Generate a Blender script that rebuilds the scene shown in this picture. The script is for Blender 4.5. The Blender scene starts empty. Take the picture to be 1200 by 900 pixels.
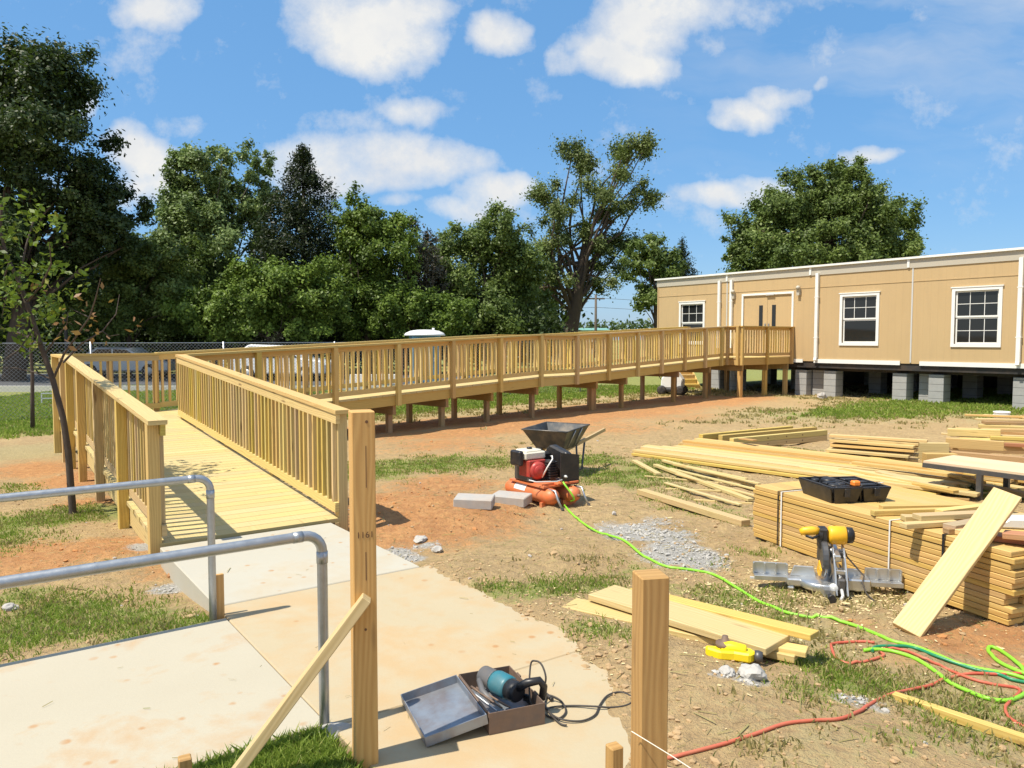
import bpy, bmesh, math, random
import numpy as np
from mathutils import Vector, Matrix
V = Vector
random.seed(11); RS = np.random.RandomState(5)
scene = bpy.context.scene
COL = scene.collection

# ------------------------------------------------------------------ camera frame and terrain
CAM = V((0, 0, 1.65)); FPX = 900.0; PITCH = math.atan(52 / 900.0)
def ray(px, py):
    a = (px - 600) / FPX; b = (450 - py) / FPX
    return V((a, math.cos(PITCH) + b * math.sin(PITCH), -math.sin(PITCH) + b * math.cos(PITCH)))
def at_z(px, py, z):
    d = ray(px, py); t = (z - CAM.z) / d.z
    return CAM + d * t
def at_y(px, py, Y):
    d = ray(px, py); return CAM + d * (Y / d.y)
def sstep(a, b, x):
    t = np.clip((np.asarray(x, float) - a) / (b - a), 0, 1); return t * t * (3 - 2 * t)
def _hash(ix, iy, s):
    n = (ix.astype(np.int64) * 374761393 + iy.astype(np.int64) * 668265263 + s * 982451653) & 0x7fffffff
    n = ((n ^ (n >> 13)) * 1274126177) & 0x7fffffff
    return ((n ^ (n >> 16)) & 0xffff) / 65535.0
def vnoise(x, y, s=0):
    x = np.asarray(x, float); y = np.asarray(y, float)
    ix = np.floor(x); iy = np.floor(y); fx = x - ix; fy = y - iy
    fx = fx * fx * (3 - 2 * fx); fy = fy * fy * (3 - 2 * fy)
    h = lambda dx, dy: _hash(ix + dx, iy + dy, s)
    return (h(0, 0) * (1 - fx) + h(1, 0) * fx) * (1 - fy) + (h(0, 1) * (1 - fx) + h(1, 1) * fx) * fy
def fbm(x, y, s=0, o=4):
    v = 0; a = .5; t = 0
    for i in range(o):
        v = v + a * vnoise(np.asarray(x) * 2 ** i, np.asarray(y) * 2 ** i, s + i); t += a; a *= .55
    return v / t

# plan axes: D1 runs along the first ramp and the building wall, N across it
PR = V((-1.58, 6.94, 0)); R1 = V((-5.18, 11.95, 0))
D1 = (R1 - PR).normalized(); N = V((-D1.y * -1, D1.x * -1, 0))      # N = to the side, away from camera
N = V((D1.y, -D1.x, 0))
L1 = (R1 - PR).length
CC = V((6.83, 24.41, 0)); D2 = (CC - R1).normalized(); M2 = V((-D2.y, D2.x, 0))   # second run and its far side
L2 = (CC - R1).length
W = 1.5
def an(x, y):
    dx = np.asarray(x) - PR.x; dy = np.asarray(y) - PR.y
    return -(dx * D1.x + dy * D1.y), dx * N.x + dy * N.y
E0 = V((-.74, 5.56, 0)); E1 = V((.47, 2.99, 0)); ED = (E1 - E0).normalized()
MOUNDS = []
def lap_edge(a): return np.interp(a, [0, 2.6, 3.3, 4.2, 4.5, 5.2, 9], [-.07, -.05, -.08, -.42, -.62, -.95, -1.3])
def ground_z(x, y, rough=True):
    x = np.asarray(x, float); y = np.asarray(y, float)
    a, n = an(x, y)
    z = -.15 - .03 * sstep(10, 16, y) + .0 * y
    # dirt that laps over the edge of the walk
    sd = n - lap_edge(a) + (fbm(x * 2.2, y * 2.2, 3) - .5) * (.05 + .5 * sstep(2.6, 3.6, a)) + (fbm(x * 9, y * 9, 4) - .5) * .06
    lap = np.where(sd > 0, .004 + .020 * sstep(0, .4, sd) - .15 * sstep(.0, 1.4, n), np.maximum(-.2, .004 + .22 * sd))
    f = sstep(1.0, 1.9, a) * sstep(-2.0, -1.0, n + .3 * sstep(4, 6, a) * 0 )
    z = z * (1 - f) + lap * f
    # grass beside the walk on the other side
    fl = sstep(-1.35, -1.6, n)
    zl = np.where(a < 2.7, -.04 - .12 * sstep(0, 1.3, 1.93 - a), -.02 + 0 * a)
    z = np.where((n < -1.3) & (a > -1), z * (1 - fl) + zl * fl, z)
    for (mx, my, r, h) in MOUNDS:
        d2 = ((x - mx) ** 2 + (y - my) ** 2) / (r * r)
        z = z + h * np.exp(-d2)
    if rough:
        near = sstep(30, 8, y)
        amp = .075 * sstep(.0, .8, n) + .006 + .05 * sstep(-1.6, -2.2, n) * sstep(1.5, .5, a)
        z = z + (fbm(x * 1.1, y * 1.1, 7) - .5) * amp + (fbm(x * 5, y * 5, 9) - .5) * amp * .55 * near
    if rough: z = z + (np.abs(fbm(x * 3.3, y * 3.3, 15) - .5) * -.05 + np.maximum(fbm(x * 7.5, y * 7.5, 17) - .58, 0) * .12) * sstep(.1, .7, n) * sstep(14, 9, y)
    return z
def gz(x, y): return float(ground_z(np.array([x]), np.array([y]))[0])
def gp(px, py, lift=0.0):
    z = -.15
    for _ in range(6):
        p = at_z(px, py, z + lift); z = gz(p.x, p.y)
    return V((p.x, p.y, z + lift))
MOUNDS += [(p.x, p.y, r, h) for p, r, h in ((at_z(495, 600, -.15), .75, .12), (at_z(560, 610, -.15), .8, .07), (at_z(650, 648, -.12), .45, .07), (at_z(760, 640, -.12), .6, .06), (at_z(120, 655, -.14), .5, .06))]

# ------------------------------------------------------------------ materials
MAT = {}
def nt(name, rough=.7):
    m = bpy.data.materials.new(name); m.use_nodes = True
    t = m.node_tree; b = t.nodes['Principled BSDF']; b.inputs['Roughness'].default_value = rough
    MAT[name] = m
    return m, t, b
def nd(t, typ, **kw):
    n = t.nodes.new(typ)
    for k, v in kw.items():
        if k[0] == '_': n.inputs[k[1:].replace('_', ' ')].default_value = v
        else: setattr(n, k, v)
    return n
def lk(t, a, b): t.links.new(a, b)
def mixc(t, fac, a, b, mode='MIX'):
    n = t.nodes.new('ShaderNodeMix'); n.data_type = 'RGBA'; n.blend_type = mode
    for s, v in ((0, fac), (6, a), (7, b)):
        if hasattr(v, 'is_linked') or hasattr(v, 'links'): lk(t, v, n.inputs[s])
        elif isinstance(v, (int, float)): n.inputs[s].default_value = v
        else: n.inputs[s].default_value = (*v, 1)
    return n.outputs[2]
def mth(t, op, a, b=0.0, c=None, clamp=False):
    n = t.nodes.new('ShaderNodeMath'); n.operation = op; n.use_clamp = clamp
    for s, v in ((0, a), (1, b), (2, c)):
        if v is None: continue
        if hasattr(v, 'links'): lk(t, v, n.inputs[s])
        else: n.inputs[s].default_value = v
    return n.outputs[0]
def ramp(t, fac, stops):
    n = t.nodes.new('ShaderNodeValToRGB'); e = n.color_ramp.elements
    while len(e) < len(stops): e.new(.5)
    for i, (p, c) in enumerate(stops):
        e[i].position = p; e[i].color = (c, c, c, 1) if isinstance(c, (int, float)) else (*c, 1)
    lk(t, fac, n.inputs[0]); return n.outputs[0]
def noise(t, vec, scale, detail=4, rough=.55):
    n = nd(t, 'ShaderNodeTexNoise', _Scale=scale, _Detail=detail, _Roughness=rough)
    if vec is not None: lk(t, vec, n.inputs['Vector'])
    return n.outputs['Fac']
def bump(t, b, h, s=.3, d=.01):
    n = nd(t, 'ShaderNodeBump', _Strength=s, _Distance=d); lk(t, h, n.inputs['Height']); lk(t, n.outputs[0], b.inputs['Normal'])
def objco(t): return t.nodes.new('ShaderNodeTexCoord').outputs['Object']

def wood(name, c1, c2, dark=(.16, .08, .03), tint=(.36, .38, .14), wet=.25, knots=.5, rough=.72, vary=.7):
    m, t, b = nt(name, rough)
    uv = t.nodes.new('ShaderNodeUVMap'); at = nd(t, 'ShaderNodeAttribute', attribute_name='rnd'); oi = t.nodes.new('ShaderNodeObjectInfo')
    rnd = mth(t, 'FRACT', mth(t, 'ADD', at.outputs['Fac'], oi.outputs['Random']))
    sx = t.nodes.new('ShaderNodeSeparateXYZ'); lk(t, uv.outputs[0], sx.inputs[0])
    u = mth(t, 'ADD', sx.outputs[0], mth(t, 'MULTIPLY', rnd, 37.0)); v = sx.outputs[1]
    def vec(su, sv):
        c = t.nodes.new('ShaderNodeCombineXYZ'); lk(t, mth(t, 'MULTIPLY', u, su), c.inputs[0]); lk(t, mth(t, 'MULTIPLY', v, sv), c.inputs[1]); lk(t, mth(t, 'MULTIPLY', rnd, 19.0), c.inputs[2]); return c.outputs[0]
    # growth rings: wavy lines drawn along the board
    warp = noise(t, vec(.9, 5), 1.0, 2)
    wv = nd(t, 'ShaderNodeMath', operation='SINE'); lk(t, mth(t, 'ADD', mth(t, 'MULTIPLY', v, 260.0), mth(t, 'MULTIPLY', warp, 42.0)), wv.inputs[0])
    rings = mth(t, 'MULTIPLY_ADD', wv.outputs[0], .5, .5)
    fib = noise(t, vec(5, 130), 1.0, 3, .6)
    g = mth(t, 'ADD', mth(t, 'MULTIPLY', rings, .45), mth(t, 'MULTIPLY', fib, .6))
    col = mixc(t, ramp(t, g, ((.22, 0.), (.85, 1.))), c1, c2)
    blot = noise(t, vec(1.1, 4), 1.0, 3)
    col = mixc(t, mth(t, 'MULTIPLY', ramp(t, blot, ((.42, 0.), (.68, 1.))), wet), col, tint)
    val = mth(t, 'MULTIPLY_ADD', rnd, .34 * vary, 1 - .18 * vary)
    hs = nd(t, 'ShaderNodeHueSaturation'); lk(t, val, hs.inputs['Value']); lk(t, col, hs.inputs['Color'])
    lk(t, mth(t, 'MULTIPLY_ADD', mth(t, 'FRACT', mth(t, 'MULTIPLY', rnd, 7.3)), .026 * vary, .5 - .013 * vary), hs.inputs['Hue'])
    lk(t, mth(t, 'MULTIPLY_ADD', mth(t, 'FRACT', mth(t, 'MULTIPLY', rnd, 3.7)), .3 * vary, 1 - .15 * vary), hs.inputs['Saturation'])
    vo = nd(t, 'ShaderNodeTexVoronoi', _Scale=1.0); lk(t, vec(1.5, 8.0), vo.inputs['Vector'])
    kn = ramp(t, vo.outputs['Distance'], ((.05, 1.), (.13, 0.)))
    col = mixc(t, mth(t, 'MULTIPLY', kn, knots), hs.outputs[0], dark)
    lk(t, col, b.inputs['Base Color']); bump(t, b, g, .25, .002)
    return m
wood('treated_pine', (.62, .455, .17), (.49, .335, .115), tint=(.50, .44, .16), vary=1.0, knots=.75)
wood('treated_deck', (.57, .455, .21), (.50, .39, .165), tint=(.58, .46, .18), wet=.25, knots=.3, vary=.38)
wood('yellow_pine', (.66, .48, .18), (.53, .36, .12), tint=(.60, .40, .14), vary=.8)
wood('fresh_pine', (.62, .475, .225), (.51, .37, .15), tint=(.60, .43, .16), wet=.3, vary=.4)
wood('amber_pine', (.60, .395, .14), (.49, .30, .09), tint=(.56, .34, .11), vary=.45, wet=.2, knots=.25)
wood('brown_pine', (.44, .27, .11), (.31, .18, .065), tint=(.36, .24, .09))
wood('fir_post', (.66, .395, .14), (.53, .285, .09), tint=(.56, .32, .10), knots=.5, vary=.15)
wood('wet_post', (.48, .29, .105), (.36, .20, .065), tint=(.50, .30, .10), knots=.5, wet=.5, vary=.15)
wood('plywood_tan', (.52, .38, .22), (.44, .31, .17), knots=.15)
wood('plywood_pale', (.66, .50, .33), (.58, .43, .27), knots=.1)
wood('cedar_board', (.45, .20, .09), (.34, .14, .06))

def plain(name, c, rough=.5, metal=0., var=.12, scale=6., bmp=0., spec=None, dirt=None, dirtamt=.0, coat=0.):
    m, t, b = nt(name, rough); b.inputs['Metallic'].default_value = metal
    oc = objco(t); n1 = noise(t, oc, scale, 5, .6)
    col = mixc(t, n1, tuple(x * (1 - var) for x in c), tuple(min(1, x * (1 + var)) for x in c))
    if dirt:
        n2 = noise(t, oc, scale * .6, 5, .65)
        col = mixc(t, mth(t, 'MULTIPLY', ramp(t, n2, ((.42, 0.), (.66, 1.))), dirtamt), col, dirt)
    lk(t, col, b.inputs['Base Color'])
    lk(t, mth(t, 'MULTIPLY_ADD', n1, .25, rough - .12), b.inputs['Roughness'])
    if bmp: bump(t, b, noise(t, oc, scale * 8, 3), bmp, .004)
    if coat: b.inputs['Coat Weight'].default_value = coat
    return m
plain('galvanised', (.42, .44, .46), .42, .75, .22, 30., .05)
plain('aluminium', (.62, .63, .63), .32, .85, .1, 12., dirt=(.35, .28, .18), dirtamt=.25)
plain('steel_dark', (.10, .105, .11), .45, .6, .2, 10., dirt=(.3, .2, .12), dirtamt=.2)
plain('barrow_steel', (.07, .074, .078), .5, .45, .2, 8., dirt=(.33, .27, .2), dirtamt=.45)
plain('case_steel', (.30, .33, .37), .45, .55, .15, 14., .05, dirt=(.22, .13, .08), dirtamt=.45)
plain('case_rust', (.20, .13, .09), .7, .2, .3, 25., .1, dirt=(.12, .10, .09), dirtamt=.5)
plain('black_plastic', (.014, .014, .016), .42, 0, .2, 20., dirt=(.2, .15, .1), dirtamt=.12)
plain('black_rubber', (.02, .02, .021), .7, 0, .2, 20., dirt=(.2, .14, .09), dirtamt=.25)
plain('grey_plastic', (.12, .12, .125), .5, 0, .2, 12., dirt=(.25, .2, .14), dirtamt=.25)
plain('orange_paint', (.66, .17, .055), .48, 0, .14, 9., dirt=(.5, .3, .17), dirtamt=.5)
plain('orange_plastic', (.85, .24, .03), .45, 0, .08)
plain('red_paint', (.42, .03, .025), .4, 0, .15, 9., dirt=(.3, .16, .1), dirtamt=.3)
plain('cream_paint', (.72, .68, .55), .4, 0, .06, 9., dirt=(.4, .3, .2), dirtamt=.25)
plain('yellow_plastic', (.88, .46, .012), .42, 0, .08, 8., dirt=(.35, .22, .1), dirtamt=.2)
plain('lemon_plastic', (.86, .66, .01), .45, 0, .08, 8., dirt=(.35, .25, .1), dirtamt=.15)
plain('teal_plastic', (.02, .17, .22), .42, 0, .12, 12., dirt=(.2, .15, .1), dirtamt=.25)
plain('green_hose', (.25, .62, .035), .42, 0, .06)
plain('dark_green_hose', (.02, .22, .10), .4, 0, .1)
plain('red_hose', (.52, .10, .055), .5, 0, .12, 5., dirt=(.55, .28, .15), dirtamt=.4)
plain('cord_black', (.05, .042, .035), .6, 0, .2)
plain('white_paint', (.80, .80, .77), .5, 0, .03, 3., dirt=(.6, .55, .45), dirtamt=.15)
plain('white_plastic', (.80, .80, .78), .4, 0, .03)
plain('fascia_metal', (.47, .43, .35), .5, 0, .05, 1.5)
plain('light_metal', (.62, .62, .60), .45, .2, .05)
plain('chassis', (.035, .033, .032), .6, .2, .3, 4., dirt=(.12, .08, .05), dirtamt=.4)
plain('toilet_blue', (.13, .30, .42), .5, 0, .08)
plain('vehicle_white', (.78, .79, .80), .25, 0, .02, 2., coat=.4)
plain('vehicle_silver', (.45, .48, .52), .3, .4, .03, 2., coat=.4)
plain('vehicle_blue', (.05, .12, .25), .3, .2, .05, 2., coat=.4)
plain('tail_red', (.5, .02, .02), .3)
plain('roof_grey', (.35, .35, .34), .6, 0, .15, 1.)
plain('roof_green', (.18, .36, .30), .6, 0, .1, 1.)
plain('asphalt', (.085, .088, .095), .85, 0, .25, 3., .2)
plain('kerb_concrete', (.55, .53, .48), .8, 0, .1, 4.)
plain('bark', (.085, .06, .042), .9, 0, .45, 7., .9)
plain('bark_grey', (.13, .105, .085), .9, 0, .4, 7., .8)
plain('sapling_bark', (.075, .055, .042), .85, 0, .35, 22., .5)
plain('stone', (.42, .40, .37), .9, 0, .3, 3., .5, dirt=(.42, .25, .13), dirtamt=.5)
plain('gravel', (.43, .41, .375), .9, 0, .45, 5., .3)
plain('clods', (.40, .27, .14), .95, 0, .3, 4., .6)
plain('clay_clods', (.44, .20, .07), .95, 0, .3, 4., .6)
plain('tape_white', (.75, .74, .70), .5, 0, .05)
plain('wood_dust', (.66, .52, .27), .9, 0, .2, 9.)
plain('string', (.80, .72, .60), .8)
plain('ink', (.16, .08, .04), .8)
plain('paver', (.40, .385, .36), .9, 0, .2, 14., .4, dirt=(.45, .3, .18), dirtamt=.3)

m, t, b = nt('glass_dark', .06); b.inputs['Base Color'].default_value = (.016, .018, .018, 1); b.inputs['IOR'].default_value = 1.5
oc = objco(t); bump(t, b, noise(t, oc, 1.4, 2), .05, .02)

def block_mat():
    m, t, b = nt('concrete_block', .92)
    oc = objco(t); s = t.nodes.new('ShaderNodeSeparateXYZ'); lk(t, oc, s.inputs[0])
    f = mth(t, 'FRACT', mth(t, 'DIVIDE', mth(t, 'ADD', s.outputs[2], 10.0), .203))
    joint = ramp(t, mth(t, 'ABSOLUTE', mth(t, 'SUBTRACT', f, .5)), ((.455, 0.), (.48, 1.)))
    n1 = noise(t, oc, 5., 5); n2 = noise(t, oc, 60., 3)
    col = mixc(t, n1, (.30, .30, .29), (.46, .455, .44)); col = mixc(t, mth(t, 'MULTIPLY', n2, .5), col, (.25, .25, .24))
    col = mixc(t, mth(t, 'MULTIPLY', joint, .75), col, (.10, .10, .10))
    lk(t, col, b.inputs['Base Color']); bump(t, b, mth(t, 'SUBTRACT', n2, mth(t, 'MULTIPLY', joint, 2.)), .5, .006)
block_mat()
def wall_mat():
    m, t, b = nt('tan_siding', .75)
    oc = objco(t); s = t.nodes.new('ShaderNodeSeparateXYZ'); lk(t, oc, s.inputs[0])
    f = mth(t, 'FRACT', mth(t, 'DIVIDE', mth(t, 'ADD', s.outputs[0], 50.0), .2032))
    gr = ramp(t, f, ((.0, 1.), (.05, 0.), (.95, 0.), (1.0, 1.)))
    n1 = noise(t, oc, .8, 4); 
    c = t.nodes.new('ShaderNodeMapping'); c.inputs['Scale'].default_value = (60, 60, 3); lk(t, oc, c.inputs['Vector'])
    n2 = noise(t, c.outputs[0], 1., 3)
    col = mixc(t, n1, (.49, .345, .172), (.55, .395, .205)); col = mixc(t, mth(t, 'MULTIPLY', n2, .22), col, (.42, .29, .14))
    c2 = t.nodes.new('ShaderNodeMapping'); c2.inputs['Scale'].default_value = (3.5, 3.5, .35); lk(t, oc, c2.inputs['Vector'])
    col = mixc(t, mth(t, 'MULTIPLY', ramp(t, noise(t, c2.outputs[0], 1., 5, .65), ((.5, 0.), (.75, 1.))), .3), col, (.38, .27, .15)); col = mixc(t, mth(t, 'MULTIPLY', gr, .13), col, (.30, .20, .09))
    lk(t, col, b.inputs['Base Color'])
    bump(t, b, mth(t, 'SUBTRACT', mth(t, 'MULTIPLY', n2, .25), gr), .35, .005)
wall_mat()
def concrete_mat(name, c1, c2, stain, amt, lo=.45):
    m, t, b = nt(name, .88)
    oc = objco(t)
    n1 = noise(t, oc, 1.3, 6, .6); n2 = noise(t, oc, 70., 4, .7); n3 = noise(t, oc, 1.0, 7, .68); n4 = noise(t, oc, 4.2, 6, .7)
    col = mixc(t, n1, c1, c2); col = mixc(t, mth(t, 'MULTIPLY', n2, .25), col, tuple(x * .75 for x in c1))
    sm = ramp(t, mth(t, 'ADD', mth(t, 'MULTIPLY', n3, .6), mth(t, 'MULTIPLY', n4, .4)), ((lo, 0.), (lo + .15, 1.)))
    col = mixc(t, mth(t, 'MULTIPLY', sm, amt), col, stain)
    vo = nd(t, 'ShaderNodeTexVoronoi', _Scale=7.0); lk(t, oc, vo.inputs['Vector'])
    sp = mth(t, 'MULTIPLY', ramp(t, mth(t, 'ADD', vo.outputs['Distance'], mth(t, 'MULTIPLY', n4, .35)), ((.27, 1.), (.36, 0.))), ramp(t, noise(t, oc, 1.9, 3), ((.47, 0.), (.60, 1.))))
    col = mixc(t, mth(t, 'MULTIPLY', sp, .85), col, (.40, .21, .08))
    mp = t.nodes.new('ShaderNodeMapping'); mp.inputs['Scale'].default_value = (4, 160, 4); mp.inputs['Rotation'].default_value = (0, 0, .62); lk(t, oc, mp.inputs['Vector'])
    br = noise(t, mp.outputs[0], 1., 2)
    lk(t, col, b.inputs['Base Color']); bump(t, b, mth(t, 'ADD', n2, mth(t, 'MULTIPLY', br, .5)), .25, .004)
concrete_mat('concrete_pale', (.42, .39, .315), (.49, .46, .375), (.44, .33, .19), .4, .50)
concrete_mat('concrete_stained', (.42, .345, .215), (.49, .41, .275), (.47, .29, .12), .5, .45)
concrete_mat('concrete_walk', (.415, .37, .275), (.48, .435, .335), (.44, .26, .11), .7, .535)

def leaf_mat(name, lo, hi, odd=None, trans=.3):
    m, t, b = nt(name, .5)
    at = nd(t, 'ShaderNodeAttribute', attribute_name='rnd')
    col = ramp(t, at.outputs['Fac'], ((0., lo), (.93, hi), (1., odd or hi)))
    lk(t, col, b.inputs['Base Color']); b.inputs['Specular IOR Level'].default_value = .3
    tr = t.nodes.new('ShaderNodeBsdfTranslucent'); lk(t, mixc(t, .5, col, (.12, .2, .02)), tr.inputs[0])
    mx = t.nodes.new('ShaderNodeMixShader'); mx.inputs[0].default_value = trans
    lk(t, b.outputs[0], mx.inputs[1]); lk(t, tr.outputs[0], mx.inputs[2]); lk(t, mx.outputs[0], t.nodes['Material Output'].inputs[0])
leaf_mat('leaf_dark', (.018, .032, .010), (.060, .095, .026), (.11, .15, .045), .2)
leaf_mat('leaf_ash', (.075, .12, .035), (.27, .36, .12), (.42, .48, .2))
leaf_mat('leaf_cedar', (.009, .015, .006), (.03, .046, .014), (.05, .065, .02), .1)
leaf_mat('leaf_bush', (.055, .095, .014), (.20, .29, .045), (.30, .38, .07))
leaf_mat('leaf_mid', (.05, .085, .018), (.19, .255, .06), (.32, .37, .12))
leaf_mat('leaf_oak', (.055, .085, .022), (.22, .265, .08), (.36, .39, .14))
leaf_mat('leaf_grey', (.07, .065, .045), (.13, .12, .085), (.10, .11, .06), .1)
leaf_mat('leaf_bright', (.06, .11, .012), (.17, .25, .03), (.30, .28, .05), .4)
leaf_mat('leaf_dry', (.22, .10, .04), (.36, .20, .09), None, .3)
leaf_mat('leaf_far', (.05, .08, .03), (.13, .18, .07), None, .2)
leaf_mat('blade', (.20, .30, .04), (.42, .52, .10), (.62, .54, .22), .55)
leaf_mat('blade_dry', (.34, .28, .11), (.52, .43, .2), (.2, .25, .06), .4)

def ground_mat():
    m, t, b = nt('soil', .95)
    oc = objco(t)
    A = lambda n: nd(t, 'ShaderNodeAttribute', attribute_name=n).outputs['Fac']
    nL = noise(t, oc, .55, 6, .6); nM = noise(t, oc, 2.6, 6, .65); nF = noise(t, oc, 13., 6, .7); nX = noise(t, oc, 55., 4, .7)
    dirt = mixc(t, ramp(t, nM, ((.3, 0.), (.7, 1.))), (.45, .305, .14), (.57, .41, .195))
    dirt = mixc(t, ramp(t, nF, ((.35, .6), (.62, 0.))), dirt, (.27, .175, .09))
    clay = mixc(t, ramp(t, nM, ((.3, 0.), (.7, 1.))), (.48, .225, .08), (.59, .32, .125))
    clay = mixc(t, ramp(t, nF, ((.35, .6), (.6, 0.))), clay, (.30, .12, .04))
    jit = mth(t, 'ADD', mth(t, 'MULTIPLY', mth(t, 'SUBTRACT', nF, .5), .9), mth(t, 'MULTIPLY', mth(t, 'SUBTRACT', nM, .5), .9))
    def msk(name, k=1.): return ramp(t, mth(t, 'ADD', A(name), mth(t, 'MULTIPLY', jit, k)), ((.36, 0.), (.62, 1.)))
    col = mixc(t, msk('clay'), dirt, clay)
    dry = mixc(t, nF, (.34, .27, .12), (.46, .38, .19))
    col = mixc(t, mth(t, 'MULTIPLY', msk('dry'), .85), col, dry)
    grs = mixc(t, ramp(t, nF, ((.3, 0.), (.7, 1.))), (.15, .20, .035), (.31, .32, .085))
    col = mixc(t, mth(t, 'MULTIPLY', msk('grass'), .88), col, grs)
    grv = mixc(t, ramp(t, nX, ((.3, 0.), (.7, 1.))), (.27, .255, .23), (.56, .535, .48))
    col = mixc(t, msk('gravel'), col, grv)
    col = mixc(t, mth(t, 'MULTIPLY', ramp(t, nX, ((.62, 0.), (.74, 1.))), .5), col, (.62, .52, .38))
    lk(t, col, b.inputs['Base Color'])
    bump(t, b, mth(t, 'ADD', mth(t, 'MULTIPLY', nF, 1.), mth(t, 'MULTIPLY', nX, .5)), 1.0, .045)
ground_mat()

# ------------------------------------------------------------------ mesh builder
USED = []
class MB:
    def __init__(s): s.v = []; s.f = []; s.uv = []; s.r = []; s.m = []; s.sm = []; s.mi = 0
    def face(s, idx, uvs, r, smooth=False): s.f.append(idx); s.uv.append(uvs); s.r.append(r); s.m.append(s.mi); s.sm.append(smooth)
    def box(s, c, ax, ay, az, l, r=None, taper=1.0):
        r = random.random() if r is None else r
        c = V(c); o = len(s.v); ou, ov = random.random() * 9, random.random() * 3
        hx, hy, hz = l[0] / 2, l[1] / 2, l[2] / 2; L = []
        for i in (-1, 1):
            for j in (-1, 1):
                for k in (-1, 1):
                    q = taper if k == 1 else 1.0
                    L.append((i * hx * q, j * hy * q, k * hz)); s.v.append(c + ax * (i * hx * q) + ay * (j * hy * q) + az * (k * hz))
        for idx, e in (((0, 1, 3, 2), 0), ((4, 6, 7, 5), 0), ((0, 4, 5, 1), 1), ((2, 3, 7, 6), 1), ((0, 2, 6, 4), 2), ((1, 5, 7, 3), 2)):
            uv = []
            for i in idx:
                p = L[i]
                uv.append(((p[1] * .3 + ou, p[2] + ov) if e == 0 else (p[0] + ou, p[2] + ov) if e == 1 else (p[0] + ou, p[1] + ov + .5)))
            s.face([o + i for i in idx], uv, r)
        return s
    def abox(s, x0, x1, y0, y1, z0, z1, r=None):
        return s.box(((x0 + x1) / 2, (y0 + y1) / 2, (z0 + z1) / 2), V((1, 0, 0)), V((0, 1, 0)), V((0, 0, 1)), (x1 - x0, y1 - y0, z1 - z0), r)
    def bar(s, p0, p1, w, h, up=V((0, 0, 1)), r=None):
        p0 = V(p0); p1 = V(p1); ax = (p1 - p0).normalized(); ay = V(up).cross(ax).normalized(); az = ax.cross(ay)
        return s.box((p0 + p1) / 2, ax, ay, az, ((p1 - p0).length, w, h), r)
    def tube(s, pts, rad, seg=8, r=None, cap=True):
        pts = [V(p) for p in pts]; n = len(pts); r = random.random() if r is None else r
        rad = rad if isinstance(rad, (list, tuple)) else [rad] * n
        o = len(s.v); ref = None; acc = 0
        for i, p in enumerate(pts):
            d = (pts[min(i + 1, n - 1)] - pts[max(i - 1, 0)]).normalized()
            if ref is None: ref = d.orthogonal().normalized()
            ref = (ref - d * ref.dot(d)); ref = ref.normalized() if ref.length > 1e-6 else d.orthogonal().normalized()
            b = d.cross(ref)
            for k in range(seg):
                a = 2 * math.pi * k / seg; s.v.append(p + (ref * math.cos(a) + b * math.sin(a)) * rad[i])
        for i in range(n - 1):
            d = (pts[i + 1] - pts[i]).length
            for k in range(seg):
                k2 = (k + 1) % seg
                s.face([o + i * seg + k, o + i * seg + k2, o + (i + 1) * seg + k2, o + (i + 1) * seg + k], [(acc, k / seg), (acc, (k + 1) / seg), (acc + d, (k + 1) / seg), (acc + d, k / seg)], r, True)
            acc += d
        if cap and seg > 2:
            s.face([o + k for k in range(seg)][::-1], [(0, 0)] * seg, r); s.face([o + (n - 1) * seg + k for k in range(seg)], [(0, 0)] * seg, r)
        return s
    def lathe(s, prof, c=(0, 0, 0), axis=V((0, 0, 1)), seg=20, r=None):
        axis = V(axis).normalized(); c = V(c)
        u = axis.orthogonal().normalized(); w = axis.cross(u); r = random.random() if r is None else r
        o = len(s.v); n = len(prof)
        for (rd, h) in prof:
            for k in range(seg):
                a = 2 * math.pi * k / seg; s.v.append(c + axis * h + (u * math.cos(a) + w * math.sin(a)) * max(rd, 1e-4))
        for i in range(n - 1):
            for k in range(seg):
                k2 = (k + 1) % seg
                s.face([o + i * seg + k, o + i * seg + k2, o + (i + 1) * seg + k2, o + (i + 1) * seg + k], [(prof[i][1], k / seg)] * 4, r, True)
        s.face([o + k for k in range(seg)][::-1], [(0, 0)] * seg, r); s.face([o + (n - 1) * seg + k for k in range(seg)], [(0, 0)] * seg, r)
        return s
    def prism(s, poly, c, u, w, nrm, th, r=None):
        """poly in (u,w) metres, thickness th centred along nrm"""
        r = random.random() if r is None else r; c = V(c); o = len(s.v); n = len(poly); ou = random.random() * 9
        for sg in (-.5, .5):
            for (a, b) in poly: s.v.append(c + u * a + w * b + nrm * (th * sg))
        s.face([o + i for i in range(n)][::-1], [(poly[i][0] + ou, poly[i][1]) for i in range(n)][::-1], r)
        s.face([o + n + i for i in range(n)], [(poly[i][0] + ou, poly[i][1]) for i in range(n)], r)
        for i in range(n):
            j = (i + 1) % n
            s.face([o + i, o + j, o + n + j, o + n + i], [(poly[i][0] + ou, 0), (poly[j][0] + ou, 0), (poly[j][0] + ou, th), (poly[i][0] + ou, th)], r)
        return s
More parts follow.
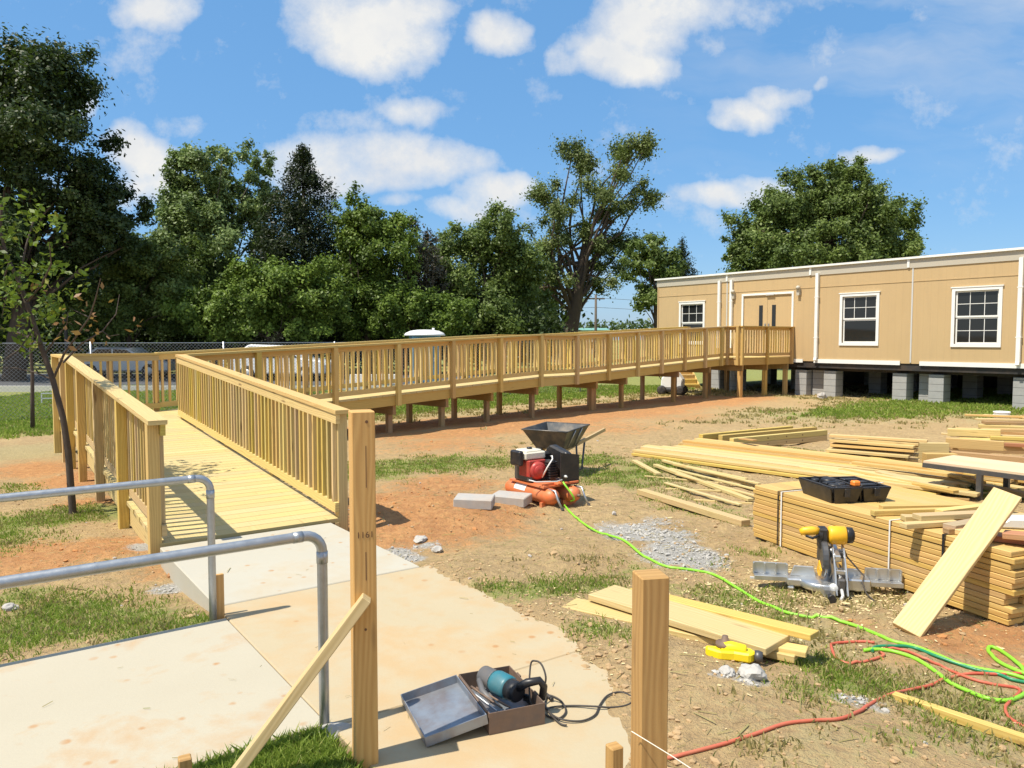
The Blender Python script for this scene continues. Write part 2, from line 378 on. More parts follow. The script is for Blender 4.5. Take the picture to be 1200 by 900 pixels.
    def build(s, name, mat, parent=None, world=False, bevel=0., smooth=None):
        me = bpy.data.meshes.new(name); vs = s.v
        if world and parent is not None:
            inv = ROOTM.get(parent.name, Matrix.Translation(parent.location) @ parent.rotation_euler.to_matrix().to_4x4()).inverted(); vs = [inv @ v for v in vs]
        me.from_pydata([tuple(v) for v in vs], [], s.f)
        ul = me.uv_layers.new(name='UVMap'); flat = [c for f in s.uv for p in f for c in p]; ul.data.foreach_set('uv', flat)
        at = me.attributes.new('rnd', 'FLOAT', 'FACE'); at.data.foreach_set('value', s.r)
        mats = mat if isinstance(mat, (list, tuple)) else [mat]
        for mm in mats: me.materials.append(MAT[mm])
        me.polygons.foreach_set('material_index', s.m); me.polygons.foreach_set('use_smooth', s.sm)
        if bevel:
            bm = bmesh.new(); bm.from_mesh(me); bmesh.ops.recalc_face_normals(bm, faces=bm.faces)
            es = [e for e in bm.edges if len(e.link_faces) == 2 and e.calc_face_angle(0) > .6]
            bmesh.ops.bevel(bm, geom=es, offset=bevel, segments=1, affect='EDGES', clamp_overlap=True); bm.to_mesh(me); bm.free()
        me.update()
        o = bpy.data.objects.new(name, me); COL.objects.link(o)
        if parent is not None:
            o.parent = parent; ROOTM[o.name] = ROOTM.get(parent.name, Matrix.Translation(parent.location) @ parent.rotation_euler.to_matrix().to_4x4())
        return o
ROOTM = {}
def tag(o, label, cat, group=None, kind=None):
    if label: o['label'] = label
    if cat: o['category'] = cat
    if group: o['group'] = group
    if kind: o['kind'] = kind
    return o
def thing(name, label, cat, loc=(0, 0, 0), rotz=0., group=None, rot=None):
    o = bpy.data.objects.new(name, None); COL.objects.link(o); o.empty_display_size = .1
    o.location = V(loc); o.rotation_euler = rot if rot is not None else (0, 0, rotz)
    ROOTM[o.name] = Matrix.Translation(o.location) @ o.rotation_euler.to_matrix().to_4x4()
    return tag(o, label, cat, group)
def struct(o): o['kind'] = 'structure'; return o
BOARDS = {}
def board(p0, p1, w, t, mat, label, group=None, up=V((0, 0, 1)), name='board', cat='board', bevel=.003, share=True):
    """one sawn board as a thing of its own: its mesh runs along local X"""
    p0 = V(p0); p1 = V(p1); L = (p1 - p0).length
    key = (round(L, 2), w, t, mat, name)
    ax = (p1 - p0).normalized(); ay = V(up).cross(ax).normalized(); az = ax.cross(ay)
    if key in BOARDS and share: o = bpy.data.objects.new(name, BOARDS[key]); COL.objects.link(o)
    else:
        mb = MB().box((0, 0, 0), V((1, 0, 0)), V((0, 1, 0)), V((0, 0, 1)), (L, w, t)); o = mb.build(name, mat, bevel=bevel); BOARDS[key] = o.data
    mt = Matrix((ax, ay, az)).transposed().to_4x4(); mt.translation = (p0 + p1) / 2; o.matrix_world = mt
    return tag(o, label, cat, group)
ORD = ['first', 'second', 'third', 'fourth', 'fifth', 'sixth', 'seventh', 'eighth', 'ninth', 'tenth', 'eleventh', 'twelfth', 'thirteenth', 'fourteenth', 'fifteenth', 'sixteenth', 'seventeenth', 'eighteenth', 'nineteenth', 'twentieth']
UP = V((0, 0, 1)); X = V((1, 0, 0)); Y = V((0, 1, 0))
# ------------------------------------------------------------------ ground sheet
def spaced(lo, a, b, hi, step, k):
    c = list(np.arange(a, b, step)); v = b; s = step
    while v < hi: c.append(v); s *= k; v += s
    v = a; s = step; pre = []
    while v > lo: s *= k; v -= s; pre.append(v)
    return np.array(pre[::-1] + c)
gx = spaced(-1500, -7, 9, 1500, .06, 1.055); gy = spaced(-300, 1.2, 13, 2500, .06, 1.042)
GX, GY = np.meshgrid(gx, gy); fx, fy = GX.ravel(), GY.ravel()
fz = ground_z(fx, fy)
far = np.hypot(fx, fy)
fz = fz + sstep(70, 400, far) * (fbm(fx / 90, fy / 90, 21) - .5) * 1.5
def blobs(lst):
    m = np.zeros_like(fx)
    for (px, py, r, s) in lst:
        p = gp(px, py); d2 = ((fx - p.x) ** 2 + (fy - p.y) ** 2) / (r * r); m = np.maximum(m, s * np.exp(-d2 * .7))
    return m
a_, n_ = an(fx, fy)
tt = (fx - R1.x) * D2.x + (fy - R1.y) * D2.y; oo = (fx - R1.x) * M2.x + (fy - R1.y) * M2.y     # along / across the long run
grass = .85 * blobs([(10, 745, .5, .95), (70, 722, .42, .95), (130, 728, .42, .95), (190, 740, .34, .95), (235, 732, .22, .95), (20, 700, .25, .8), (185, 705, .3, .6), (-80, 760, .6, .95),
               (20, 612, .5, .85), (70, 605, .5, .9), (120, 600, .5, .9), (160, 590, .3, .7), (10, 575, .5, .5), (-60, 640, .9, .7), (340, 888, .3, 1.), (385, 893, .22, 1.), (300, 905, .3, 1.), (330, 930, .5, 1.),
               (440, 552, .9, .75), (500, 545, .9, .8), (560, 540, .8, .75), (610, 538, .6, .6), (690, 540, .7, .8), (725, 560, .8, .8), (760, 545, .8, .7),
               (585, 690, .22, .75), (620, 692, .25, .8), (660, 690, .25, .8), (700, 685, .25, .85), (720, 740, .15, .7), (690, 735, .14, .75), (750, 670, .25, .6), (850, 660, .25, .6), (900, 690, .3, .5),
               (790, 690, .3, .6), (850, 700, .35, .7), (900, 720, .3, .6), (960, 780, .25, .8), (1000, 800, .25, .8), (900, 760, .2, .6), (960, 810, .2, .7), (1040, 850, .25, .6), (1120, 850, .3, .5), (880, 650, .25, .6),
               (780, 590, .4, .5), (840, 600, .4, .6), (870, 610, .3, .6), (1150, 575, .5, .85), (940, 530, .7, .5), (1000, 535, .6, .4), (1160, 830, .2, .6), (1090, 790, .2, .5)])
farg = sstep(15.5, 19, fy + .25 * fx * 0) * .62 * sstep(1.8, 3.5, oo) + sstep(16.5, 19, fy) * sstep(3.5, 6.5, fx) * .66 * sstep(-2.5, -5., oo)
farg = np.maximum(farg, sstep(13, 15.5, fy) * sstep(-8.0, -9.5, fx) * .7)
farg = farg * (.55 + .9 * fbm(fx / 2.1, fy / 2.1, 33)) + sstep(28, 45, fy) * .5
nearramp = np.exp(-((oo + .7) / 2.1) ** 4) * sstep(1, 3, tt) * sstep(L2 + 1.5, L2 - .5, tt)
grass = np.maximum(grass, farg * (1 - .8 * nearramp))
dry = blobs([(850, 480, 3., .5), (600, 520, 1.5, .4), (20, 530, 1.2, .8), (60, 500, 1.6, .8), (940, 745, .5, .7), (1000, 700, .5, .6), (860, 720, .6, .6), (1080, 820, .5, .7), (1160, 870, .4, .6), (780, 560, 1., .6), (930, 850, .5, .5), (700, 660, .4, .4)])
dry = np.maximum(dry, sstep(14, 18, fy) * (.3 + .7 * fbm(fx / 1.6, fy / 1.6, 43)) * .9)
clay = blobs([(40, 550, .9, .7), (110, 590, .5, .7), (640, 540, 1.4, .5), (520, 520, 1.6, .6), (700, 500, 2., .55), (800, 490, 2.2, .5), (495, 600, .95, 1.), (560, 592, .6, .9), (450, 585, .7, 1.), (520, 570, .8, .8), (600, 575, .6, .6), (450, 630, .3, .8), (120, 560, .8, .9), (150, 520, .9, .8), (60, 655, .45, .9), (130, 640, .45, .9), (20, 650, .5, .8), (180, 670, .3, .6),
              (1130, 755, .3, .9), (1180, 745, .3, .8), (1060, 775, .2, .5), (1000, 735, .2, .6), (580, 640, .3, .3)])
clay = np.maximum(clay, .66 * np.exp(-((oo + .8) / 1.7) ** 2) * sstep(1.5, 4, tt) * (.5 + .9 * fbm(fx / 1.7, fy / 1.7, 51)))
dry = dry * (1 - .9 * nearramp)
clay = np.maximum(clay, .75 * np.exp(-((oo - .8) / 1.2) ** 2) * sstep(1.5, 4, tt) * sstep(19, 16, tt))
gravel = blobs([(760, 628, .38, 1.), (800, 650, .32, 1.), (735, 620, .3, .9), (830, 660, .2, .7), (775, 612, .3, .6), (462, 650, .17, 1.), (480, 655, .14, 1.), (500, 640, .12, .8), (200, 690, .14, .9), (175, 640, .16, 1.), (880, 796, .07, 1.), (845, 790, .05, .9), (1010, 822, .12, .7)])
grass = grass * (1 - np.clip(gravel, 0, 1))
nv = len(fx); me = bpy.data.meshes.new('ground')
nxg, nyg = len(gx), len(gy)
ii = (np.arange(nyg - 1)[:, None] * nxg + np.arange(nxg - 1)[None, :]).ravel()
quads = np.stack([ii, ii + 1, ii + 1 + nxg, ii + nxg], 1)
def np_mesh(name, verts, faces, mat, smooth=False):
    k = faces.shape[1]; me = bpy.data.meshes.new(name)
    me.vertices.add(len(verts)); me.vertices.foreach_set('co', np.asarray(verts, np.float32).ravel())
    me.loops.add(faces.size); me.loops.foreach_set('vertex_index', faces.astype(np.int32).ravel())
    me.polygons.add(len(faces)); me.polygons.foreach_set('loop_start', np.arange(0, faces.size, k, dtype=np.int32)); me.polygons.foreach_set('loop_total', np.full(len(faces), k, np.int32))
    me.polygons.foreach_set('use_smooth', np.full(len(faces), smooth)); me.materials.append(MAT[mat]); me.update(calc_edges=True); return me
def np_obj(name, me, parent=None):
    o = bpy.data.objects.new(name, me); COL.objects.link(o)
    if parent is not None: o.parent = parent
    return o
gme = np_mesh('ground', np.stack([fx, fy, fz], 1), quads, 'soil', True)
for nm, arr in (('grass', grass), ('dry', dry), ('clay', clay), ('gravel', gravel)):
    at = gme.attributes.new(nm, 'FLOAT', 'POINT'); at.data.foreach_set('value', arr.astype(np.float32))
struct(np_obj('ground', gme))
# sampler for masks at scattered points
def sample(arr, x, y):
    A = arr.reshape(nyg, nxg); i = np.clip(np.searchsorted(gx, x) - 1, 0, nxg - 2); j = np.clip(np.searchsorted(gy, y) - 1, 0, nyg - 2)
    u = np.clip((x - gx[i]) / (gx[i + 1] - gx[i]), 0, 1); v = np.clip((y - gy[j]) / (gy[j + 1] - gy[j]), 0, 1)
    return (A[j, i] * (1 - u) + A[j, i + 1] * u) * (1 - v) + (A[j + 1, i] * (1 - u) + A[j + 1, i + 1] * u) * v

# ------------------------------------------------------------------ concrete
def walk_edge(a): p0 = an(E0.x, E0.y); p1 = an(E1.x, E1.y); return float(p0[1] + (p1[1] - p0[1]) * (a - p0[0]) / (p1[0] - p0[0])) + .10
def walk_piece(a0, a1, mat):
    P = [(a0, -1.53), (a1, -1.53), (a1, -.02), (a0, -.02)]; ca = (a0 + a1) / 2
    o = MB().prism([(a - ca, n + .8) for a, n in P], (0, 0, -.13), -D1, N, UP, .26).build('sidewalk', mat, bevel=.006); o.location = PR - D1 * ca - N * .8; return struct(o)
def slab_piece(name, a0, a1, n0, n1, mat, z=0., th=.26, bev=.006):
    c = PR + D1 * (-(a0 + a1) / 2) + N * ((n0 + n1) / 2) + V((0, 0, z - th / 2))
    mb = MB().box((0, 0, 0), -D1, N, UP, (a1 - a0, n1 - n0, th)); o = mb.build(name, mat, bevel=bev); o.location = c; return struct(o)
g = .004
slab_piece('ramp_pad', .05, 1.70, -1.53, -.10, 'concrete_pale', .004)
walk_piece(1.70 + g, 3.52, 'concrete_stained'); walk_piece(3.52 + g, 6.0, 'concrete_stained')
slab_piece('sidewalk', 1.93, 3.47, -3.0, -1.53 - g, 'concrete_walk')
slab_piece('sidewalk', 1.93, 3.47, -5.0, -3.0 - g, 'concrete_walk')
slab_piece('sidewalk', 1.93, 3.47, -12., -5.0 - g, 'concrete_walk')

# ------------------------------------------------------------------ parking strip beyond the fence
mb = MB(); q = V((-40, 33.5, -.135)); mb.box(q, X, Y, UP, (77, 13, .05)); struct(mb.build('parking_lot', 'asphalt'))
mb = MB(); mb.box((-40, 26.9, -.08), X, Y, UP, (77, .18, .22)); struct(mb.build('kerb', 'kerb_concrete'))

# ------------------------------------------------------------------ the ramp
RH = 1.0
ramp_t = thing('wheelchair_ramp', 'long switchback wheelchair ramp of new yellow timber leading up to the tan building', 'ramp', (PR.x, PR.y, 0))
def mbuild(mb, name, mat, parent=ramp_t, bevel=0.): return mb.build(name, mat, parent, world=True, bevel=bevel)
def frac_px(p, d, px):
    k = (px - 600) / FPX; return (k * p.y - p.x) / (d.x - k * d.y)
ZA, ZB = .02, .42
T1, T2 = frac_px(R1, D2, 634), frac_px(R1, D2, 676); ZC, ZD = .78, 1.08
def z2(t): return ZB + (ZC - ZB) * min(1, t / T1) if t < T1 else ZC if t < T2 else ZC + (ZD - ZC) * (t - T2) / (L2 - T2)
def pt2(t, off=0., dz=0.): p = R1 + D2 * t + M2 * off; return V((p.x, p.y, z2(t) + dz))
def deck(p0, p1, side, width, mat='treated_deck', bw=.14, over=.02):
    d = (p1 - p0); n = max(1, round(d.length / bw)); mb = MB(); u = d.normalized(); az = side.cross(u); az = az if az.z > 0 else -az
    for i in range(n):
        c = p0 + d * ((i + .5) / n) + side * (width / 2) - az * .019
        mb.box(c + side * random.uniform(-.004, .004), u, side, az, (d.length / n - .006, width + over * 2, .038))
    return mbuild(mb, 'deck', mat)
DL = -N
P1 = V((PR.x, PR.y, ZA)); P2 = V((R1.x, R1.y, ZB)); P3 = P2 + D1 * 1.5
deck(P1, P2, DL, W); deck(P2 + D1 * .003, P3, DL, W)
deck(pt2(.1, 0, -.006), pt2(T1), M2, W); deck(pt2(T1 + .003), pt2(T2), M2, W); deck(pt2(T2 + .003), pt2(L2), M2, W)
PJ = .5; C3 = V((CC.x, CC.y, ZD)) - D1 * PJ; PD = 2.68
deck(C3 + V((0, 0, .001)), C3 + D1 * (2.7 + PJ) + V((0, 0, .001)), N, PD, 'treated_pine')
REST = MB(); INDIV = [0]
def railing(p0, p1, out, posts, drop, mat='treated_pine', pm=None, single=False, rim=True, sp=.125, ends=(0, 0), cap=True, bottom=True, fascia=.089):
    d = p1 - p0; L = d.length; u = d / L; uh = V((u.x, u.y, 0)).normalized(); pm = pm or mat
    q = lambda s, o, z: p0 + u * s + out * o + V((0, 0, z))
    rl = MB().bar(q(-ends[0], -.018, RH - .038 - fascia / 2), q(L + ends[1], -.018, RH - .038 - fascia / 2), .038, fascia)
    if cap: rl.bar(q(-ends[0] - .02, .022, RH - .018), q(L + ends[1] + .02, .022, RH - .018), .142, .036)
    r = mbuild(rl, 'railing', mat)
    if bottom: mbuild(MB().bar(q(0, -.018, .10), q(L, -.018, .10), .038, .089), 'bottom_rail', mat, r)
    if rim: mbuild(MB().bar(q(0, -.02, -.04 - .095), q(L, -.02, -.04 - .095), .038, .19), 'rim_joist', mat)
    for s in posts:
        z0 = drop(p0 + u * s) - p0.z - u.z * s
        mb = MB().bar(q(s, .0465, z0), q(s, .0465, RH - .037), .089, .089, up=out); o = mbuild(mb, 'post', pm, r, .003)
    n = int(L / sp); 
    for i in range(n):
        s = (i + .5) * L / n
        if any(abs(s - k) < .03 for k in ()): continue
        s += random.uniform(-.006, .006); a, b = q(s, -.018 + random.uniform(-.002, .002), .146 if bottom else -.16), q(s + random.uniform(-.006, .006), -.018, RH - .038 - fascia)
        if single: mbuild(MB().bar(a, b, .036, .036, up=out), 'baluster', pm, r)
        else: REST.bar(a, b, .036, .036, up=out)
    return r
togr = lambda p: gz(p.x, p.y) - .1
PL1 = P1 - N * W; PL2 = P2 - N * W; PL3 = P3 - N * W
dl = (PL2 - PL1).normalized(); LL = (PL2 - PL1).length
lp = [.05] + [frac_px(PL1 - N * .05, dl, p) for p in (139, 112, 92.5, 80)]
lp = [s for s in lp if s < LL - .02]
RA = railing(PL1, PL2, -N, lp, togr, single=True, ends=(.04, 0))
railing(PL2, PL3, -N, [.25, 1.46], togr)
railing(P1, P2, N, [.05, 1.9, 3.7, 5.2, LL - .05], togr, single=True, ends=(.04, 0), sp=.118)
railing(PL3, P3, D1, [.05, .75, W - .05], togr)
fpx = [391, 465, 529, 585, 634, 674]; f2 = [712, 746, 774, 801, 825, 844]
front = [frac_px(R1, D2, p) for p in fpx + f2]
low = lambda p: 0
def dropat(t_of): return None
def run2(t0, t1, off, out, ts):
    p0, p1 = pt2(t0 + 1e-4, off), pt2(t1 - 1e-4, off); L = (p1 - p0).length
    return railing(p0, p1, out, [min(max((t - t0) * L / (t1 - t0), .045), L - .045) for t in ts], lambda p: p.z - .235, mat='yellow_pine')
run2(0.12, T1, 0, -M2, [.12, 1.3] + [t for t in front if t < T1 + .01]); run2(T1, T2, 0, -M2, [T2]); run2(T2, L2, 0, -M2, [t for t in front if t > T2 + .1] + [L2 - .05])
bt = [t + .35 for t in front]
run2(.26, T1, W, M2, [t for t in bt if t < T1]); run2(T1, T2, W, M2, [(T1 + T2) / 2]); run2(T2, L2, W, M2, [t for t in bt if T2 < t < L2])
toplat = lambda p: p.z - .235
railing(C3, C3 + N * PD, -D1, [.05, 1.32, PD - .05], toplat, 'amber_pine')
railing(C3 + D1 * (1.58 + PJ), C3 + D1 * (2.7 + PJ), -N, [.05, 1.07], toplat, 'yellow_pine')
railing(C3 + D1 * PJ, C3, -N, [PJ - .05], toplat, 'amber_pine')
mbuild(MB().bar(C3 + D1 * (1.58 + PJ) + V((0, 0, -.135)) + N * .02, C3 + D1 * PJ + V((0, 0, -.135)) + N * .02, .038, .19), 'rim_joist', 'amber_pine')
rest = mbuild(REST, 'baluster', 'yellow_pine'); rest['kind'] = 'stuff'
for px in (457, 519, 572, 625, 695, 730, 791, 828):
    t = frac_px(R1 + M2 * .15, D2, px); zt = z2(t) - .25
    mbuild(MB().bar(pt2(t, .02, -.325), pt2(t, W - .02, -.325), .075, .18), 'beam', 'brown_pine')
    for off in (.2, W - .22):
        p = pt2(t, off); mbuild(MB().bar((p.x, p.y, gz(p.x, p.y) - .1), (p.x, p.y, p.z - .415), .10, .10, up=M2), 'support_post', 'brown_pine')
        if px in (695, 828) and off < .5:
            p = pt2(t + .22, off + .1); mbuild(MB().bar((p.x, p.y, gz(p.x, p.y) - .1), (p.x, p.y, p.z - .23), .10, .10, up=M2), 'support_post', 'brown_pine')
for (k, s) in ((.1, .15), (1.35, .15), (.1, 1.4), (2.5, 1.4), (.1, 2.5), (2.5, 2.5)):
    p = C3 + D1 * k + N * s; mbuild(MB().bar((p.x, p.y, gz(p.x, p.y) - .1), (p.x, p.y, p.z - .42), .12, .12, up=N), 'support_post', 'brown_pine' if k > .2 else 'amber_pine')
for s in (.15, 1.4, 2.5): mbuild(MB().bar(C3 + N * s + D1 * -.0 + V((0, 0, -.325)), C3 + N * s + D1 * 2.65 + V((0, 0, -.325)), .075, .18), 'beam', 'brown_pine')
for k in (.4, 1.1, 2.6, 4., 5.4):                                     # short supports hidden under the first run
    for off in (.2, 1.3):
        p = P1 + (P2 - P1) * (k / LL) - N * off
        if p.z - .23 > gz(p.x, p.y): mbuild(MB().bar((p.x, p.y, gz(p.x, p.y) - .05), (p.x, p.y, p.z - .05), .089, .089), 'support_post', 'treated_pine')

# ------------------------------------------------------------------ the modular building
WO = C3 + N * (PD + .03); WO = V((WO.x, WO.y, 0)); Sx = -D1
kx = (770 - 600) / FPX; s0 = (kx * WO.y - WO.x) / (Sx.x - kx * Sx.y); BO = WO + Sx * s0
ZF = .95; ZT = 3.98
bld = thing('modular_building', 'tan modular classroom with white framed windows raised on concrete block piers', 'building', (BO.x, BO.y, 0), math.atan2(Sx.y, Sx.x))
def xw(px): k = (px - 600) / FPX; return (k * BO.y - BO.x) / (Sx.x - k * Sx.y)
def zw(px, py): p = BO + Sx * xw(px); d = ray(px, py); return CAM.z + d.z * (p.y / d.y)
BL = 22.; BD = 8.2
WIN = [(795.5, 825.5, 354, 383.5), (983, 1029, 343.5, 405), (1113.5, 1172.5, 337, 406.5)]
ops = []
for (x0, x1, y0, y1) in WIN:
    mx = (x0 + x1) / 2; ops.append((xw(x0), xw(x1), zw(mx, y1), zw(mx, y0)))
ops[0] = (ops[0][0], ops[0][1], ops[1][2], ops[1][3])
w3 = ops[2]; ops[2] = (w3[0], w3[1], ops[1][2] - .02, ops[1][3] + .0)
ops.append((w3[0] + 4.6, w3[1] + 4.6, ops[2][2], ops[2][3]))
dx0, dx1 = xw(868.5), xw(929); dz0, dz1 = ZF + .13, ZF + .13 + 2.1
allop = sorted([(a + .07, b - .07, c + .07, d - .07) for a, b, c, d in ops] + [(dx0 + .06, dx1 - .06, dz0, dz1 - .05)])
wl = MB(); cur = 0.
for (a, b, c, d) in allop:
    wl.abox(cur, a, 0, .12, ZF, ZT); wl.abox(a, b, 0, .12, ZF, c); wl.abox(a, b, 0, .12, d, ZT); cur = b
wl.abox(cur, BL, 0, .12, ZF, ZT); wl.abox(0, .12, .12, BD, ZF, ZT); wl.abox(BL - .12, BL, .12, BD, ZF, ZT); wl.abox(.12, BL - .12, BD - .12, BD, ZF, ZT)
wl.build('wall', 'tan_siding', bld)
MB().abox(-.03, BL, -.025, .0, ZT - .26, ZT).abox(-.045, -.02, 0, BD, ZT - .26, ZT).build('fascia', 'fascia_metal', bld)
MB().abox(-.10, BL + .1, -.09, BD + .1, ZT, ZT + .06).build('roof', 'white_paint', bld)
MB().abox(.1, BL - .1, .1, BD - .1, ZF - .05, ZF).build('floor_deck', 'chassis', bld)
MB().abox(1.6, BL, BD - .06, BD, -.4, ZF - .055).abox(BL - .06, BL, .5, BD - .061, -.4, ZF - .055).build('crawl_light_block', 'chassis', bld)  # dark panels added to keep daylight out of the crawl space
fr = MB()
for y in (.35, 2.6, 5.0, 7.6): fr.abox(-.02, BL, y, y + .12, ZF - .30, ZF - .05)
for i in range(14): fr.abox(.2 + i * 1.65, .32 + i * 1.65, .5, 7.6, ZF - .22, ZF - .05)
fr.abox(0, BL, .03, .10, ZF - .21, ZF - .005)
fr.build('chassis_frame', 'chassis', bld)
sk = MB()
zl = ZF + .002
for (a, b) in ((954, 1055), (1078, 1260)): sk.abox(xw(a), xw(b), -.03, -.002, ZF - .05, ZF + .075)
sk.abox(xw(905), xw(941), -.03, -.002, ZF - .05, ZF + .06)
sk.build('skirt_trim', 'white_paint', bld)
MB().abox(.0, BL, -.012, -.001, zw(1005, 333.5) - .012, zw(1005, 333.5) + .012).build('batten', 'tan_siding', bld)
for px in (851, 1067): MB().abox(xw(px) - .02, xw(px) + .02, -.016, -.002, ZF + .03, ZT - .27).build('seam_strip', 'light_metal', bld)
MB().abox(xw(770) + .002, xw(770) + .06, -.02, -.002, ZF, ZT - .27).build('corner_trim', 'tan_siding', bld)
for px in (843, 857, 957, 1194):
    x = xw(px); w = .05
    d = MB().abox(x - w, x + w, -.10, -.02, ZF + .12 if px > 900 else ZF + .4, ZT - .20)
    for z in (1.7, 3.0): d.abox(x - w - .02, x + w + .02, -.105, -.016, z, z + .025)
    d.bar((x, -.06, ZF + .14), (x, -.10, ZF + .03), .09, .07); d.build('downspout', 'white_paint', bld)
for px in (851, 948, 1062):
    x = xw(px); MB().abox(x - .035, x + .035, -.05, -.026, ZT - .24, ZT + .02).build('gutter_clip', 'white_paint', bld)
def window(a, b, c, d, low_grid):
    t = .085; f = MB()
    f.abox(a, b, -.03, .0 - .002, d - t, d); f.abox(a, b, -.035, -.002, c, c + t); f.abox(a, a + t, -.03, -.002, c + t, d - t); f.abox(b - t, b, -.03, -.002, c + t, d - t)
    f.abox(a - .03, b + .03, -.045, -.002, d + .001, d + .03)
    w = f.build('window', 'white_paint', bld)
    a, b, c, d = a + t, b - t, c + t, d - t; m = (c + d) / 2; s = MB()
    for (z0, z1, y) in ((m, d, .03), (c, m, .05)):
        s.abox(a, b, y, y + .03, z0, z0 + .045); s.abox(a, b, y, y + .03, z1 - .04, z1); s.abox(a, a + .045, y, y + .03, z0 + .045, z1 - .04); s.abox(b - .045, b, y, y + .03, z0 + .045, z1 - .04)
    s.build('sash', 'white_paint', w)
    MB().abox(a + .04, b - .04, .045, .052, m + .04, d - .03).build('pane', 'glass_dark', w); MB().abox(a + .04, b - .04, .065, .072, c + .03, m - .03).build('pane', 'glass_dark', w)
    g = MB()
    for (z0, z1, y) in ((m + .04, d - .03, .043),) + (((c + .03, m - .03, .063),) if low_grid else ()):
        for k in (1, 2): x = a + (b - a) * k / 3; g.abox(x - .008, x + .008, y - .004, y + .001, z0, z1)
        zz = (z0 + z1) / 2; g.abox(a + .045, b - .045, y - .005, y + .0005, zz - .008, zz + .008)
    g.build('muntin', 'white_paint', w)
for i, o in enumerate(ops): window(*o, i in (2, 3))
f = MB(); t = .07
f.abox(dx0, dx0 + t, -.03, -.002, dz0, dz1); f.abox(dx1 - t, dx1, -.03, -.002, dz0, dz1); f.abox(dx0, dx1, -.03, -.002, dz1 + .001, dz1 + t)
f.build('door_frame', 'white_paint', bld)
mxd = (dx0 + dx1) / 2
for sg in (-1, 1):
    a, b = (dx0 + .065, mxd - .004) if sg < 0 else (mxd + .004, dx1 - .065)
    d = MB().abox(a, b, .02, .065, dz0 + .01, dz1 - .055).build('door', 'tan_siding', bld)
    xx = mxd + sg * .26; MB().abox(xx - .075, xx + .075, .012, .019, dz0 + 1.0, dz1 - .35).build('pane', 'glass_dark', d)
    MB().abox(mxd + sg * .07 - .02, mxd + sg * .07 + .02, -.02, .018, dz0 + .85, dz0 + 1.12).build('handle', 'galvanised', d)
MB().abox(mxd - .02, mxd + .3, -.06, -.035, dz1 - .02, dz1 + .03).build('door_closer', 'light_metal', bld)
for px in (866, 931.5):
    x = xw(px) + (-.25 if px < 900 else .12); MB().abox(x - .05, x + .05, -.10, -.001, dz1 - .08, dz1 + .16).lathe([(.07, 0), (.07, .08), (.03, .12)], (x, -.09, dz1 + .12)).build('wall_lamp', 'fascia_metal', bld)
# piers stand on the ground and carry the frame: each is a thing of its own
plab = ['block pier nearest the platform end of the tan building', ]
pi = 0
def pier(x, y, w=.42, d=.42):
    global pi
    p = BO + Sx * x + N * y; z0 = gz(p.x, p.y); h = ZF - .30 - z0
    mb = MB().box((0, 0, h / 2 - .05), X, Y, UP, (w, d, h + .1)); mb.box((0, 0, h + .001 + .0), X, Y, UP, (w - .1, d - .1, .0))
    mb = MB().box((0, 0, h / 2 - .05), X, Y, UP, (w, d, h + .099))
    o = mb.build('block_pier', 'concrete_block', bevel=.006); o.location = (p.x, p.y, z0); o.rotation_euler = (0, 0, math.atan2(Sx.y, Sx.x))
    return o
front_px = [(836, 'grey block pier at the building edge just behind the ramp platform'), (858, 'grey block pier under the double doors behind the platform'), (936, 'grey block pier beside the platform railing end'), (951, 'grey block pier under the first downspout past the platform'),
            (970, 'grey block pier between the downspout and the first big window'), (1052, 'grey block pier under the wall seam, window side'), (1078, 'narrow grey block pier set back beyond the wall seam'), (1095, 'grey block pier just past the wall seam'), (1196, 'grey block pier under the downspout at the frame edge'), (1300, None)]
for px, lab in front_px:
    o = pier(xw(px), .34 if px not in (951, 1078) else .62); tag(o, lab or 'grey block pier beyond the last window', 'block pier', 'block piers under the building')
for y in (2.66, 5.06, 7.66):
    for x in (1.6, 4.6, 7.6, 10.6, 13.6, 17.):
        o = pier(x, y); tag(o, 'grey block pier in the dark crawl space under the building', 'block pier', 'piers in the crawl space')

# ------------------------------------------------------------------ handrails of the walk
def handrail(a, n, h, label, left=4.2):
    base = PR - D1 * a + N * n; base.z = 0; r = .0215; rc = .075; L = -N
    pts = [base + V((0, 0, z)) for z in (-.02, .2, .4, .6, h - rc)]
    for k in range(1, 7):
        th = k / 6 * math.pi / 2; pts.append(base + V((0, 0, h - rc)) + UP * (rc * math.sin(th)) + L * (rc * (1 - math.cos(th))))
    for s in (.3, .8, 1.5, 2.2, 3, left): pts.append(base + V((0, 0, h)) + L * s)
    root = thing('handrail', label, 'handrail', base, 0, 'pipe handrails along the walk')
    MB().tube(pts, r, 14).build('pipe', 'galvanised', root, world=True)
    MB().tube([base + V((0, 0, h)) + L * (rc + .01), base + V((0, 0, h)) + L * (rc + .05)], r + .0022, 14).build('elbow_joint', 'galvanised', root, world=True)
    MB().tube([base + V((0, 0, h - rc - .05)), base + V((0, 0, h - rc))], r + .0022, 14).build('elbow_joint', 'galvanised', root, world=True)
    p2 = base + L * (left - .05); MB().tube([V((p2.x, p2.y, -.1)), V((p2.x, p2.y, h))], r, 12).build('upright', 'galvanised', root, world=True)
handrail(1.90, -1.60, .845, 'galvanised pipe handrail beside the foot of the timber ramp')
handrail(3.50, -1.555, .835, 'galvanised pipe handrail bending down behind the braced timber post')
HB = PR - D1 * 1.90 - N * 1.60
board((HB.x + .012, HB.y + .055, -.06), (HB.x + .012, HB.y + .055, .25), .02, .065, 'fir_post', 'short wooden form stake against the handrail upright by the pad', name='wood_stake', cat='stake', up=V((-.8, -.6, 0)))

